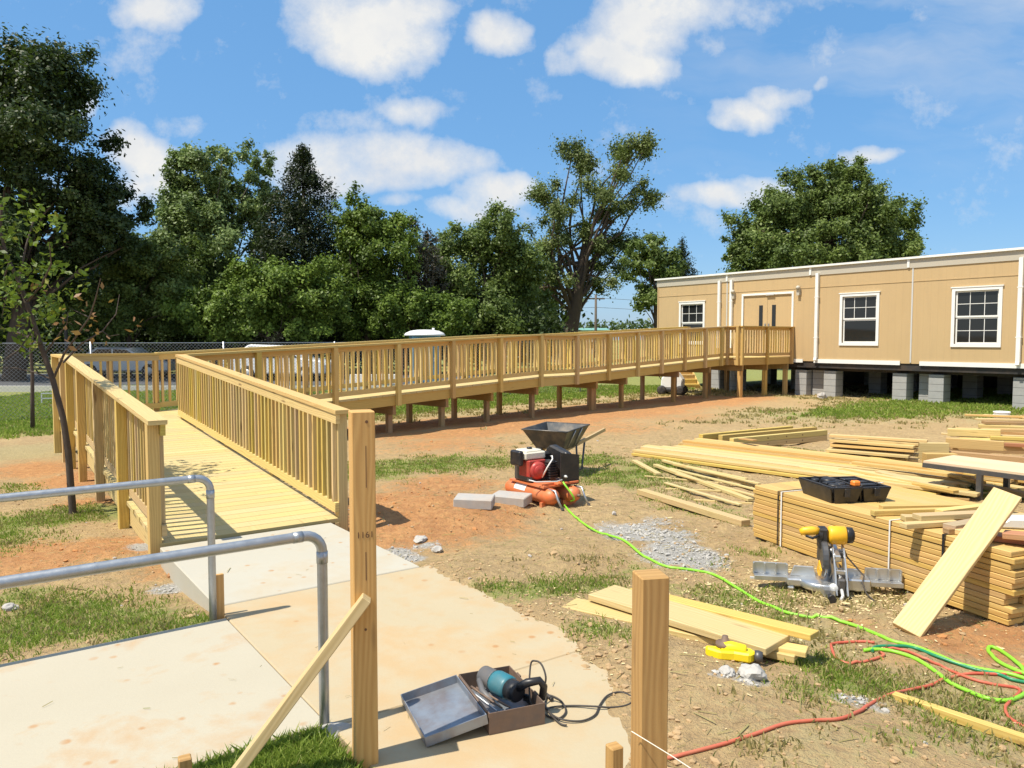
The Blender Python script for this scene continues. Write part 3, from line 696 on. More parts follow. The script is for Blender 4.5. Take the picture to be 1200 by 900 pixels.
# ------------------------------------------------------------------ timber posts and stakes close to the camera
def tpost(px, Yd, top_py, phi, mat, label, w=.089, bottom=-.15, name='timber_post', cat='post', px_c=True):
    p = at_y(px, top_py, Yd); mb = MB().box((0, 0, (p.z + bottom) / 2 + 0), V((0, 0, 1)), V((math.cos(phi), math.sin(phi), 0)), V((-math.sin(phi), math.cos(phi), 0)), (p.z - bottom, w, w))
    mb.v = [V(v) for v in mb.v]
    root = thing(name, label, cat, (p.x, p.y, 0)); o = mb.build('shaft', mat, root, bevel=.004); return p, root
pc, proot = tpost(423.5, 2.93, 481, math.radians(20), 'fir_post', 'tall bare timber post with a diagonal brace beside the metal case')
f_ = bpy.data.curves.new('stamp', 'FONT'); f_.body = '1161'; f_.size = .034; f_.extrude = .0003; f_.materials.append(MAT['ink'])
tmp = bpy.data.objects.new('tmp', f_); COL.objects.link(tmp); sm_ = bpy.data.meshes.new_from_object(tmp.evaluated_get(bpy.context.evaluated_depsgraph_get())); bpy.data.objects.remove(tmp); sm_.materials.clear(); sm_.materials.append(MAT['ink']); so = bpy.data.objects.new('stamp', sm_); COL.objects.link(so); so.parent = proot
ph = math.radians(20); nf = V((math.sin(ph), -math.cos(ph), 0)); uf = V((math.cos(ph), math.sin(ph), 0))
ls = nf * .0452 - uf * .032; so.location = (ls.x, ls.y, at_y(424, 627, 2.93).z); so.rotation_euler = (math.pi / 2, 0, ph)
kn = MB()
for (u, z, r) in ((.012, at_y(424, 493, 2.93).z, .006), (.0, at_y(424, 733, 2.93).z, .005)): kn.lathe([(r, -.001), (r, .0012)], nf * .0447 + uf * u + V((0, 0, z)), nf, 10)
kn.build('nail_hole', 'ink', proot)
ck = MB(); ck.box(nf * .0446 + uf * .004 + V((0, 0, at_y(424, 660, 2.93).z)), UP, uf, nf, (.11, .0035, .0012)); ck.box(nf * .0446 + uf * .008 + V((0, 0, at_y(424, 545, 2.93).z)), UP, uf, nf, (.16, .0025, .0012)); ck.build('crack', 'ink', proot)
pr, rroot = tpost(762.5, 2.30, 672, math.radians(11), 'wet_post', 'short dark stained timber post at the dirt edge of the walk, string tied on', w=.088)
# brace nailed to the tall post, a stake at its foot
b1 = at_y(430, 700, 2.86); b0 = at_y(262, 925, 2.72)
board(b0, b1, .04, .075, 'fresh_pine', 'diagonal timber brace nailed to the tall bare post', up=V((.6, -.25, .74)), name='timber_brace', cat='brace', bevel=.003)
tpost(216.5, 2.75, 887, .5, 'wet_post', 'low wooden stake at the foot of the diagonal brace', .045, -.2, 'wood_stake', 'stake')
tpost(720, 2.28, 873, .45, 'wet_post', 'low reddish stake in front of the short dark post', .042, -.2, 'wood_stake', 'stake')
q0 = at_y(740, 857, 2.25); q1 = at_y(789, 887, 2.18); q2 = at_y(900, 960, 1.9)
tag(MB().tube([q0, (q0 + q1) / 2, q1, q2], .0016, 5).build('string_line', 'string'), 'white mason string wrapped around the short dark post', 'string')
# ------------------------------------------------------------------ foliage
def leaf_obj(name, P, size, mat, parent, up_bias=.35, asp=.55, outward=None, rnd=None):
    n = len(P); a = RS.normal(size=(n, 3)); nrm = RS.normal(size=(n, 3)); nrm[:, 2] += up_bias * 2
    if outward is not None: nrm += outward * .8
    nrm /= np.linalg.norm(nrm, axis=1)[:, None]
    a -= nrm * (a * nrm).sum(1)[:, None]; a /= np.linalg.norm(a, axis=1)[:, None]; b = np.cross(nrm, a)
    s = size * RS.uniform(.6, 1.35, n)[:, None]
    vs = np.stack([P - a * s * .5, P + b * s * asp * .5 - a * s * .08, P + a * s * .5, P - b * s * asp * .5 - a * s * .08], 1).reshape(-1, 3)
    me = np_mesh(name, vs, np.arange(n * 4).reshape(n, 4), mat)
    at = me.attributes.new('rnd', 'FLOAT', 'FACE'); at.data.foreach_set('value', (RS.rand(n) if rnd is None else rnd).astype(np.float32))
    return np_obj(name, me, parent)
def limb(mb, p0, p1, r0, r1, sag=.12, n=6, seg=7):
    p0 = V(p0); p1 = V(p1); L = (p1 - p0).length; off = V((random.uniform(-1, 1), random.uniform(-1, 1), random.uniform(-.3, 1))) * L * sag
    pts = []; rr = []
    for i in range(n + 1):
        t = i / n; p = p0.lerp(p1, t) + off * math.sin(math.pi * t) + V((random.uniform(-1, 1), random.uniform(-1, 1), random.uniform(-1, 1))) * L * .018
        pts.append(p); rr.append(r0 + (r1 - r0) * t)
    pts[0] = p0; mb.tube(pts, rr, seg, cap=False)
def tree(name, label, group, Yd, base_px, bl, leaf, size, dens=1., bark='bark', r=None, trunk_top=None, limbs=26, rc=None, up=.35, asp=.55, cat='tree', dj=.5, clump=1.0):
    base = at_y(base_px, 395, Yd); bz = gz(base.x, base.y); root = thing(name, label, cat, (base.x, base.y, bz), 0, group)
    P = []; O = []; R = []; C = []
    for (cx, cy, rx, ry) in bl:
        c = at_y(cx, cy, Yd); mx, my = rx * Yd / FPX, ry * Yd / FPX; mz = (mx + my) * .5
        c = V((c.x, c.y + random.uniform(-dj, dj) * mz, c.z)); cr = rc or max(.24, min(.72, .22 * min(mx, my)))
        k = int(max(4, .72 * clump * (mx * my + mx * mz) / (cr * cr))); ph = RS.rand(6) * 6.28
        for _ in range(k):
            d = RS.normal(size=3); d /= np.linalg.norm(d); q = RS.rand() ** .4 * (.86 + .2 * math.sin(3 * math.atan2(d[2], d[0]) + ph[0]) + .14 * math.sin(5 * math.atan2(d[2], d[0]) + ph[1]) + .1 * math.sin(4 * d[1] + ph[2]))
            cc = np.array([c.x + d[0] * mx * q, c.y + d[1] * mz * q, c.z + d[2] * my * q]); C.append(cc)
            sc = RS.uniform(.55, 1.35); m = int(dens * 40 * cr * cr * sc * sc / (size * size * asp)); m = max(m, 8)
            rel = RS.normal(size=(m, 3)) * (cr * sc) * np.array([.5, .5, .46]) * (.5 + .9 * RS.rand(m, 1)) + np.outer(RS.rand(m), d + np.array([0, 0, .35])) * cr * 1.3 * (RS.rand() < .65); P.append(cc + rel)
            ln = np.linalg.norm(rel, axis=1)[:, None] + 1e-6; O.append(rel / ln + d * .6)
            R.append(np.clip(RS.rand() * .55 + RS.rand(m) * .5, 0, 1))
    P = np.concatenate(P); O = np.concatenate(O); R = np.concatenate(R)
    keep = P[:, 2] > bz + .05; P, O, R = P[keep], O[keep], R[keep]
    leaf_obj('crown', P - np.array(root.location), size, leaf, root, up, asp, O, R)
    tb = MB(); cen = np.mean(C, 0); top = V(trunk_top) if trunk_top is not None else V((cen[0] * .8 + base.x * .2, cen[1], max(cen[2], bz + 1)))
    H = top.z - bz; r = r or max(.07, .028 * H)
    mid = V((base.x * .7 + top.x * .3, top.y, bz + H * .45)); b0 = V((base.x, base.y, bz - .1))
    tb.tube([b0, b0 + V((0, 0, .35)), (b0 + mid) / 2 + V((.05 * H, 0, 0)) * random.uniform(-.5, .5), mid, mid.lerp(top, .5), top], [r * 1.5, r * 1.1, r, r * .85, r * .6, r * .3], 9, cap=False)
    idx = RS.choice(len(C), min(limbs, len(C)), replace=False)
    for i in idx:
        t = random.uniform(0, 1); st = mid.lerp(top, t) if random.random() < .7 else b0.lerp(mid, random.uniform(.6, 1)); limb(tb, st, V(C[i]), r * (.30 - .14 * t), r * .05)
    tb.build('trunk', bark, root, world=True)
    return root
G1 = 'trees along the back of the lot'
tree('oak_tree', 'huge dark broadleaf tree towering over the chain link fence', G1, 33, 15, [(15, 105, 80, 66), (60, 160, 82, 72), (-50, 170, 95, 110), (112, 232, 46, 42), (45, 240, 80, 60), (10, 300, 90, 60), (-70, 310, 90, 90), (90, 285, 50, 28), (125, 265, 36, 18)], 'leaf_dark', .185, 1.0, r=.42, limbs=40)
tree('ash_tree', 'tall feathery mid green tree beside the dark cedar', G1, 42, 255, [(250, 205, 46, 36), (232, 250, 46, 42), (288, 235, 40, 52), (300, 200, 18, 28), (262, 295, 72, 50), (212, 280, 34, 40), (222, 188, 16, 18), (250, 345, 66, 48), (205, 235, 18, 22), (180, 300, 30, 36)], 'leaf_ash', .19, .95, bark='bark_grey')
def conifer(label, group, Yd, apex, prof, leaf, size, n):
    base = at_y(apex[0], 395, Yd); bz = gz(base.x, base.y); root = thing('cedar_tree', label, 'tree', (base.x, base.y, bz), 0, group); k = Yd / FPX
    top = at_y(apex[0], apex[1], Yd).z; ys = [p[0] for p in prof]; rs = [p[1] * k for p in prof]; P = []; O = []; R = []
    nb = 520
    for _ in range(nb):
        yy = apex[1] + (ys[-1] - apex[1]) * RS.rand() ** .75; r = np.interp(yy, ys, rs); z = at_y(apex[0], yy, Yd).z; th = RS.rand() * 6.28
        L = r * RS.uniform(.72, 1.12); m = int(n / nb * (.35 + r / max(rs))); t = RS.rand(m) ** .55; rise = RS.uniform(.05, .45)
        w = .10 + .22 * (1 - t) * r * .5; p = np.stack([np.cos(th) * L * t + RS.normal(size=m) * w, np.sin(th) * L * t + RS.normal(size=m) * w, z - bz + rise * L * (t ** 2) - .25 * r + RS.normal(size=m) * .16], 1)
        P.append(p); O.append(np.tile([np.cos(th) * .5, np.sin(th) * .5, .7], (m, 1))); R.append(np.clip(RS.rand() * .6 + RS.rand(m) * .45, 0, 1))
    z = np.linspace(0, 1, 260); P.append(np.stack([RS.normal(size=260) * .12 * z, RS.normal(size=260) * .12 * z, top - bz - z * 1.6], 1)); O.append(np.tile([0, 0, 1.], (260, 1))); R.append(RS.rand(260))
    P = np.concatenate(P); k_ = P[:, 2] > .05; leaf_obj('crown', P[k_], size, leaf, root, .3, .32, np.concatenate(O)[k_], np.concatenate(R)[k_])
    MB().tube([(0, 0, -.1), (0, 0, (top - bz) * .5), (0, 0, top - bz - .2)], [.3, .18, .02], 9).build('trunk', 'bark', root)
conifer('black green conical cedar standing among the leafy trees', G1, 40, (358, 172), [(172, 2), (190, 12), (205, 22), (225, 36), (250, 48), (280, 56), (320, 62), (360, 64), (396, 60)], 'leaf_cedar', .20, 52000)
tree('bushy_tree', 'low bushy green tree with open shade beneath, under the huge dark tree', G1, 37, 150, [(150, 314, 50, 38), (195, 320, 50, 46), (110, 340, 48, 40), (165, 300, 36, 24), (215, 355, 46, 44), (150, 365, 60, 36)], 'leaf_mid', .17, .9)
tree('bushy_tree', 'broad light green bushy tree in front of the cedar', G1, 35, 320, [(320, 345, 56, 40), (285, 362, 52, 36), (345, 376, 54, 28), (380, 350, 40, 36), (300, 328, 36, 24), (250, 370, 46, 30)], 'leaf_bush', .165, .95)
tree('bushy_tree', 'leafy green tree on the far side of the cedar, half in shade', G1, 39, 432, [(426, 262, 40, 32), (445, 295, 44, 46), (412, 300, 40, 50), (440, 350, 56, 46), (405, 355, 44, 44), (462, 262, 16, 20)], 'leaf_bush', .17, .95)
tree('bare_tree', 'thin greyish half bare tree behind the blue portable toilet', G1, 41, 490, [(492, 300, 30, 34), (478, 335, 32, 40), (505, 345, 28, 40)], 'leaf_grey', .15, .55, bark='bark_grey', limbs=70)
tree('bushy_tree', 'round mid green tree crowded against the tall sparse oak', G1, 44, 560, [(552, 282, 38, 36), (588, 282, 38, 34), (532, 318, 40, 46), (590, 328, 56, 48), (560, 358, 62, 44), (615, 350, 44, 46)], 'leaf_mid', .19, .95)
tree('bushy_tree', 'low green tree filling the gap behind the toilet roof', G1, 38, 470, [(470, 360, 42, 32), (500, 370, 44, 28), (440, 378, 42, 26), (535, 376, 30, 24)], 'leaf_bush', .165, .95)
ot = at_y(690, 262, 50)
tree('oak_tree', 'tall sparse oak with forked limbs and sky between its clumps', G1, 50, 668, [(675, 178, 17, 14), (684, 190, 10, 10), (738, 180, 25, 16), (722, 196, 20, 22), (752, 172, 12, 8), (757, 224, 12, 10), (738, 240, 24, 10), (638, 222, 20, 14), (648, 246, 32, 24), (692, 228, 24, 18), (706, 250, 14, 12), (628, 285, 32, 28), (664, 282, 34, 24), (700, 290, 20, 14), (728, 285, 13, 20), (650, 325, 42, 26), (700, 335, 30, 18), (720, 312, 22, 12)], 'leaf_oak', .175, .7, bark='bark', r=.5, trunk_top=ot, limbs=46, rc=.55, clump=.62)
tree('bushy_tree', 'dark green tree at the corner of the tan building', G1, 43, 770, [(762, 296, 28, 24), (745, 308, 18, 20), (785, 312, 24, 20), (766, 335, 26, 26), (750, 352, 14, 14)], 'leaf_mid', .18, .9)
conifer('spiky dark cedar tip rising over the end of the tan roof', None, 46, (798, 281), [(281, 1), (292, 5), (305, 12), (320, 18), (345, 26), (396, 32)], 'leaf_cedar', .17, 16000)
tree('maple_tree', 'large rounded dark green tree rising alone over the tan roof', G1, 46, 965, [(970, 220, 50, 28), (930, 244, 52, 36), (1005, 244, 52, 36), (892, 278, 44, 34), (1036, 275, 44, 34), (965, 278, 90, 46), (1060, 292, 24, 16), (868, 298, 24, 18), (990, 205, 26, 16), (920, 310, 70, 34), (1010, 312, 70, 30)], 'leaf_mid', .185, 1.15, r=.4, limbs=40)
# woods behind, one mass
def mass(name, Yd, bl, leaf, size, dens):
    P = []
    for (cx, cy, rx, ry) in bl:
        c = at_y(cx, cy, Yd); mx, my = rx * Yd / FPX, ry * Yd / FPX; m = int(dens * mx * my / size ** 2)
        d = RS.normal(size=(m, 3)); d /= np.linalg.norm(d, axis=1)[:, None]; q = RS.rand(m, 1) ** .4
        P.append(np.array([c.x, c.y, c.z]) + d * q * np.array([mx, mx * .6, my]) * (1 + .25 * RS.normal(size=(m, 1))))
    P = np.concatenate(P); P = P[P[:, 2] > -.3]
    o = leaf_obj(name, P, size, leaf, None, .3, .6); return tag(o, None, None, None, 'stuff')
mass('woods', 54, [(x, 372 + random.uniform(-8, 6), 46, 46) for x in range(-330, 640, 42)] + [(x, 330 + random.uniform(-12, 12), 40, 40) for x in range(-330, 250, 50)], 'leaf_dark', .40, 40.)
mass('shade_undergrowth', 42.5, [(x, 394 + random.uniform(-6, 6), 30, 30) for x in range(-330, 640, 22)], 'leaf_dark', .22, 62.)  # low dark leaf mass added to stand for the shade beneath the trees
mass('woods', 47, [(x, 368 + random.uniform(-8, 6), 40, 36) for x in range(-330, 470, 34)], 'leaf_dark', .28, 42.)
mass('distant_treeline', 170, [(x, 386 - random.uniform(0, 5), 22, 9) for x in range(640, 1000, 16)], 'leaf_far', .9, 14.)
mass('distant_treeline', 190, [(x, 384 - random.uniform(0, 7), 40, 13) for x in range(1000, 2400, 30)] + [(x, 384, 40, 14) for x in range(-1400, -320, 30)], 'leaf_far', 1.6, 12.)

# ------------------------------------------------------------------ the young tree by the ramp
SB = gp(85, 603); sy = SB.y
sap = thing('young_tree', 'leaning young tree with sparse bright leaves beside the ramp railing', 'tree', SB)
tk = MB()
def tpath(pts, r0, r1, dy=0., seg=8):
    P = [at_y(x, y, sy + dy * i / max(1, len(pts) - 1)) for i, (x, y) in enumerate(pts)]; n = len(P)
    tk.tube(P, [r0 + (r1 - r0) * i / (n - 1) for i in range(n)], seg, cap=False)
tpath([(86, 608), (83, 570), (80, 530), (74, 490), (62, 445), (48, 405), (35, 365), (22, 330), (8, 300), (0, 270), (2, 240)], .038, .012)
tpath([(62, 445), (75, 415), (90, 393), (105, 372), (112, 350), (118, 326)], .014, .004, -.3)
tpath([(74, 425), (95, 403), (120, 388), (136, 368), (140, 345)], .012, .003, .4)
tpath([(48, 405), (28, 392), (5, 385), (-20, 378)], .013, .005, .3); tpath([(40, 385), (22, 410), (0, 425)], .01, .004, -.4)
tpath([(30, 355), (48, 335), (60, 310), (58, 285)], .012, .004, -.3); tpath([(22, 330), (30, 290), (38, 262), (50, 240)], .012, .004, .4)
tpath([(12, 305), (5, 325), (8, 345), (2, 372)], .01, .003, .2); tpath([(8, 300), (-12, 270), (-20, 240)], .012, .004, -.2); tpath([(52, 415), (78, 380), (80, 365)], .009, .003)
tpath([(105, 372), (92, 366), (80, 360)], .006, .002, .1); tpath([(120, 388), (128, 394), (140, 392)], .005, .002)
tpath([(62, 445), (40, 436), (18, 431), (-6, 431)], .009, .003, .2)
tk.build('trunk', 'sapling_bark', sap, world=True)
def lf(bl, mat, size, name, n0):
    P = []
    for (cx, cy, rx, ry, n) in bl:
        c = at_y(cx, cy, sy); m = int(n * n0); k = max(2, m // 9); cc = RS.normal(size=(k, 3)) * np.array([rx * sy / FPX * .55, .28, ry * sy / FPX * .55]) + np.array(c)
        P.append(cc[RS.randint(0, k, m)] + RS.normal(size=(m, 3)) * .055)
    P = np.concatenate(P); leaf_obj(name, P - np.array(SB), size, mat, sap, .4, .55)
lf([(45, 248, 22, 14, 90), (18, 280, 22, 14, 80), (55, 275, 12, 20, 60), (25, 310, 34, 22, 150), (55, 320, 18, 22, 90), (10, 345, 28, 20, 120), (45, 345, 26, 16, 90), (70, 365, 22, 12, 70), (25, 370, 24, 16, 80), (10, 395, 24, 16, 80), (45, 398, 14, 10, 35), (-20, 300, 25, 50, 160), (-20, 370, 25, 30, 100), (0, 265, 16, 16, 50)], 'leaf_bright', .075, 'leaves', .85)
lf([(88, 378, 7, 5, 8), (93, 396, 6, 5, 7), (140, 350, 4, 7, 7), (138, 378, 7, 5, 8), (136, 398, 4, 3, 4), (40, 345, 10, 6, 8), (98, 378, 4, 4, 4)], 'leaf_dry', .075, 'dry_leaves', 1.2)
p = gp(38, 504); st = thing('young_tree', 'thin dark bare sapling stem in front of the chain link fence', 'tree', p)
MB().tube([p + V((0, 0, -.1)), at_y(38, 470, p.y), at_y(38, 440, p.y), at_y(36, 410, p.y), at_y(40, 380, p.y)], [.045, .038, .034, .03, .02], 8).build('trunk', 'sapling_bark', st, world=True)
tk = MB(); 

# ------------------------------------------------------------------ chain link fence
F0 = V((-9.81, 17.9, 0)); fen = thing('chain_link_fence', 'galvanised chain link fence running behind the ramp', 'fence', (F0.x, F0.y, 0))
s0, s1 = -24., 17.5; FT = 1.57; FB = -.14
top = MB()
for s in np.arange(s0, s1, 3.0):
    p = F0 + N * float(s); o = MB().tube([V((p.x, p.y, -.5)), V((p.x, p.y, FT + .03))], .026, 8).build('post', 'galvanised', fen, world=True)
top.tube([F0 + N * s0 + V((0, 0, FT)), F0 + N * s1 + V((0, 0, FT))], .009, 7); top.build('top_rail', 'galvanised', fen, world=True)
hh = FT - FB; pitch = .085; vs = []; fs = []
rw = .0026; off = -N.y * .03, N.x * .03
for sg in (1, -1):
    for k in range(int((s1 - s0 + hh) / pitch)):
        sa = s0 - (hh if sg > 0 else 0) + k * pitch; sb = sa + hh * sg if sg > 0 else sa - hh
        za, zb = FB, FT
        if sg < 0: pass
        c0, c1 = min(sa, sb), max(sa, sb)
        if c0 < s0 or c1 > s1: continue
        o = len(vs); pa = F0 + N * sa + V((0, 0, za)); pb = F0 + N * sb + V((0, 0, zb)); dd = (pb - pa).normalized(); q = D1 * -1; e1 = D1; e2 = dd.cross(D1)
        for P_ in (pa, pb):
            for th in (0, 2.094, 4.189): vs.append(P_ - D1 * (.032 + .003 * sg) + (e1 * math.cos(th) + e2 * math.sin(th)) * rw)
        for a in range(3): b = (a + 1) % 3; fs.append((o + a, o + b, o + 3 + b, o + 3 + a))
me = np_mesh('chain_mesh', np.array([tuple(v) for v in vs]) - np.array(fen.location), np.array(fs), 'galvanised'); np_obj('chain_mesh', me, fen)

# ------------------------------------------------------------------ things beyond the fence
# portable toilet
p = at_y(498, 440, 30.); tz = gz(p.x, p.y); tl = thing('portable_toilet', 'blue portable toilet with a white domed roof beyond the ramp', 'portable toilet', (p.x, p.y, tz), .25)
MB().abox(-.58, .58, -.58, .58, 0, .14).build('base', 'grey_plastic', tl, bevel=.02)
b = MB().abox(-.54, .54, -.54, .54, .142, 2.0)
for x in (-.36, -.12, .12, .36): b.abox(x - .03, x + .03, .54, .565, .25, 1.9).abox(.54, .565, x - .03, x + .03, .25, 1.9).abox(-.565, -.54, x - .03, x + .03, .25, 1.9)
b.build('body', 'toilet_blue', tl, bevel=.02)
d = MB().abox(-.38, .38, -.575, -.542, .2, 1.92).build('door', 'toilet_blue', tl, bevel=.01); MB().abox(.26, .32, -.61, -.576, 1.0, 1.15).build('handle', 'white_plastic', d)
rf = MB(); rf.lathe([(.80, 1.99), (.80, 2.03), (.74, 2.10), (.56, 2.18), (.3, 2.22), (.01, 2.23)], seg=24); rf.build('roof', 'white_plastic', tl)
MB().tube([(.4, .4, 2.0), (.4, .4, 2.3)], .05, 8).build('vent_pipe', 'white_plastic', tl)
def car(name, label, px, Yd, L, H, Wd, paint, rz, prof, wins, sill=.33, wr=.33):
    p = at_y(px, 440, Yd); c = thing(name, label, 'car' if 'car' in label else 'van', (p.x, p.y, -.11), rz)
    MB().prism(prof, (0, 0, 0), X, UP, Y, Wd).build('body', paint, c, bevel=.06)
    for sg in (-1, 1):
        for w in wins: MB().prism(w, (0, sg * Wd / 2, 0), X, UP, Y, .02).build('window', 'glass_dark', c)
    for x in (L * .3, -L * .3):
        for sg in (-1, 1):
            w = MB().lathe([(wr * .6, -.11), (wr * .95, -.11), (wr, -.06), (wr, .06), (wr * .95, .11), (wr * .6, .11)], (x, sg * (Wd / 2 - .07), wr), Y, 20).build('wheel', 'black_rubber', c)
            MB().lathe([(wr * .58, -.115), (wr * .5, -.1), (wr * .12, -.12)] if 0 else [(wr * .6, -.112), (wr * .55, .0), (wr * .55, .112), (wr * .1, .118)], (x, sg * (Wd / 2 - .07), wr), Y * sg, 16).build('rim', 'light_metal', w)
    for sg in (-1, 1):
        MB().abox(L / 2 - .06, L / 2 + .01, sg * Wd * .36 - .14, sg * Wd * .36 + .14, .65, .8).build('headlight', 'white_plastic', c); MB().abox(-L / 2 - .01, -L / 2 + .06, sg * Wd * .38 - .1, sg * Wd * .38 + .1, .7, .95).build('tail_light', 'tail_red', c)
    return c
car('parked_car', 'white car parked beyond the fence behind the ramp landing', 333, 33.5, 4.3, 1.55, 1.75, 'vehicle_white', -.1,
    [(-2.15, .3), (2.12, .3), (2.15, .75), (1.9, .88), (1.1, .98), (.5, 1.5), (-1.2, 1.56), (-2.0, 1.02), (-2.15, .9)], [[(.95, 1.0), (.48, 1.4), (-.2, 1.44), (-.2, .98)], [(-.28, .98), (-.28, 1.44), (-1.15, 1.45), (-1.7, 1.02)]])
car('parked_car', 'silver blue car parked beyond the fence at the near landing', 150, 36, 4.4, 1.45, 1.75, 'vehicle_silver', .05,
    [(-2.2, .3), (2.18, .3), (2.2, .7), (1.9, .85), (1.0, .92), (.35, 1.38), (-1.0, 1.42), (-1.75, .98), (-2.2, .9)], [[(.85, .95), (.32, 1.3), (-.25, 1.33), (-.25, .93)], [(-.33, .93), (-.33, 1.33), (-.95, 1.33), (-1.5, .97)]])
p = at_y(438, 438, 31); o = MB().prism([(-.25, 0), (.25, 0), (.2, .18), (.12, .46), (-.12, .46), (-.2, .18)], (0, 0, 0), Y, UP, X, 1.9).build('concrete_barrier', 'kerb_concrete', bevel=.02); o.location = (p.x, p.y, gz(p.x, p.y) - .02); tag(o, 'low pale concrete barrier seen through the ramp balusters', 'barrier')
p = gp(56, 474); p.z = gz(p.x, p.y); fr = thing('white_frame', 'small white open frame low beside the end of the ramp landing', 'frame', (p.x, p.y, p.z), .4)
f = MB(); f.abox(-.16, .16, -.02, .02, .30, .33).abox(-.16, .16, -.02, .02, .16, .19).abox(-.16, -.13, -.02, .02, .0, .30).abox(.13, .16, -.02, .02, .0, .30); f.build('bars', 'white_plastic', fr)
# lamp, pole, wires, far roofs
p = at_y(77.5, 395, 36); lm = thing('street_lamp', 'dark street lamp against the shaded trees', 'street lamp', (p.x, p.y, -.2))
ztop = at_y(77, 324, 36).z + .2; MB().tube([(0, 0, -.2), (0, 0, ztop)], [.09, .06], 8).build('pole', 'grey_plastic', lm); MB().abox(-.32, .03, -.09, .09, ztop - .06, ztop + .05).build('lamp_head', 'grey_plastic', lm, bevel=.02)
p = at_y(698, 395, 78); up_ = thing('utility_pole', 'distant utility pole with a crossarm in the gap beside the building', 'utility pole', (p.x, p.y, -.2))
zt = at_y(698, 345, 78).z + .2; MB().tube([(0, 0, -.2), (0, 0, zt)], [.16, .11], 8).build('pole', 'bark_grey', up_); MB().abox(-.9, .9, -.06, .06, zt - .5, zt - .36).build('crossarm', 'bark_grey', up_)
wr = MB()
for i, z in enumerate((zt - .35, zt - 1.3)):
    a = V((p.x, p.y, z - .2)); e = V((p.x + 60, p.y + 14, z + .1)); e2 = V((p.x - 60, p.y - 6, z))
    for q in (e, e2): wr.tube([a.lerp(q, t) - V((0, 0, 1.6 * math.sin(math.pi * t) * .6)) for t in np.linspace(0, 1, 12)], .022, 4)
tag(wr.build('power_line', 'cord_black'), 'thin power lines strung from the distant utility pole', 'power line')
def shed(name, label, px0, px1, ytop, Yd, wall, roof, deep=6.):
    a = at_y(px0, 395, Yd); b = at_y(px1, 395, Yd); z = at_y(px0, ytop, Yd).z; L = b.x - a.x
    s = thing(name, label, 'building', ((a.x + b.x) / 2, Yd, -.3)); h = z + .3
    MB().abox(-L / 2, L / 2, 0, deep, 0, h - .35).build('wall', wall, s); MB().prism([(-.3, h - .35), (-.3, h - .28), (deep / 2, h), (deep + .3, h - .28), (deep + .3, h - .35)], (0, 0, 0), Y, UP, X, L + .5).build('roof', roof, s)
    for k in range(4): x = -L / 2 + L * (k + .5) / 4; MB().abox(x - .5, x + .5, -.03, .0 - .002, .9, 1.7).build('window', 'glass_dark', s)
shed('long_shed', 'long low grey shed behind the fence under the tall sparse oak', 566, 668, 387.5, 62, 'roof_grey', 'roof_grey')
shed('far_building', 'distant building with a green roof in the gap beside the tan building', 670, 712, 384, 95, 'fascia_metal', 'roof_green')
p = at_y(578, 392, 43); o = thing('dead_stump', 'rusty brown leafless broken trunk in front of the long shed', 'tree stump', (p.x, p.y, -.2)); zt = at_y(576, 364, 43).z + .2
MB().tube([(0, 0, -.2), (-.02, 0, zt * .3), (-.05, 0, zt * .55), (-.2, 0, zt * .85), (-.3, 0, zt)], [.42, .38, .42, .26, .05], 9).build('trunk', 'cedar_board', o)
# behind and under the far end of the ramp
p = at_y(806, 455, 28.4); pz = gz(p.x, p.y); stp = thing('wooden_steps', 'short flight of fresh yellow wooden steps behind the ramp supports', 'steps', (p.x, p.y, pz), .15)
for i in range(4): MB().abox(-.45, .45, i * .24 - .02, i * .24 + .26, .17 * (i + 1) - .04, .17 * (i + 1)).build('tread', 'yellow_pine', stp)
for i in range(4): MB().abox(-.43, .43, i * .24, i * .24 + .03, .17 * i, .17 * (i + 1) - .042).build('riser', 'yellow_pine', stp)
for sg in (-1, 1): MB().prism([(0, 0), (1.0, 0), (1.0, .62), (.7, .62), (0, .1)], (sg * .47, 0, 0), Y, UP, X, .038).build('stringer', 'yellow_pine', stp)
p = at_y(788, 460, 25.6); pz = gz(p.x, p.y); mc = thing('yard_machine', 'small white and black wheeled machine parked behind the ramp supports', 'machine', (p.x, p.y, pz), -.4)
MB().prism([(-.35, .22), (.35, .22), (.38, .5), (.2, .75), (-.15, .78), (-.33, .55)], (0, 0, 0), X, UP, Y, .5).build('body', 'white_plastic', mc, bevel=.04)
MB().abox(-.42, .42, -.3, .3, .10, .22).build('chassis', 'black_plastic', mc, bevel=.02)
for x in (-.3, .3):
    for y in (-.3, .3): MB().lathe([(.06, -.05), (.15, -.05), (.16, 0), (.15, .05), (.06, .05)], (x, y, .16), Y, 16).build('wheel', 'black_rubber', mc)
MB().tube([(-.33, -.2, .5), (-.6, -.2, .9), (-.6, .2, .9), (-.33, .2, .5)], .016, 6).build('handle', 'black_plastic', mc)
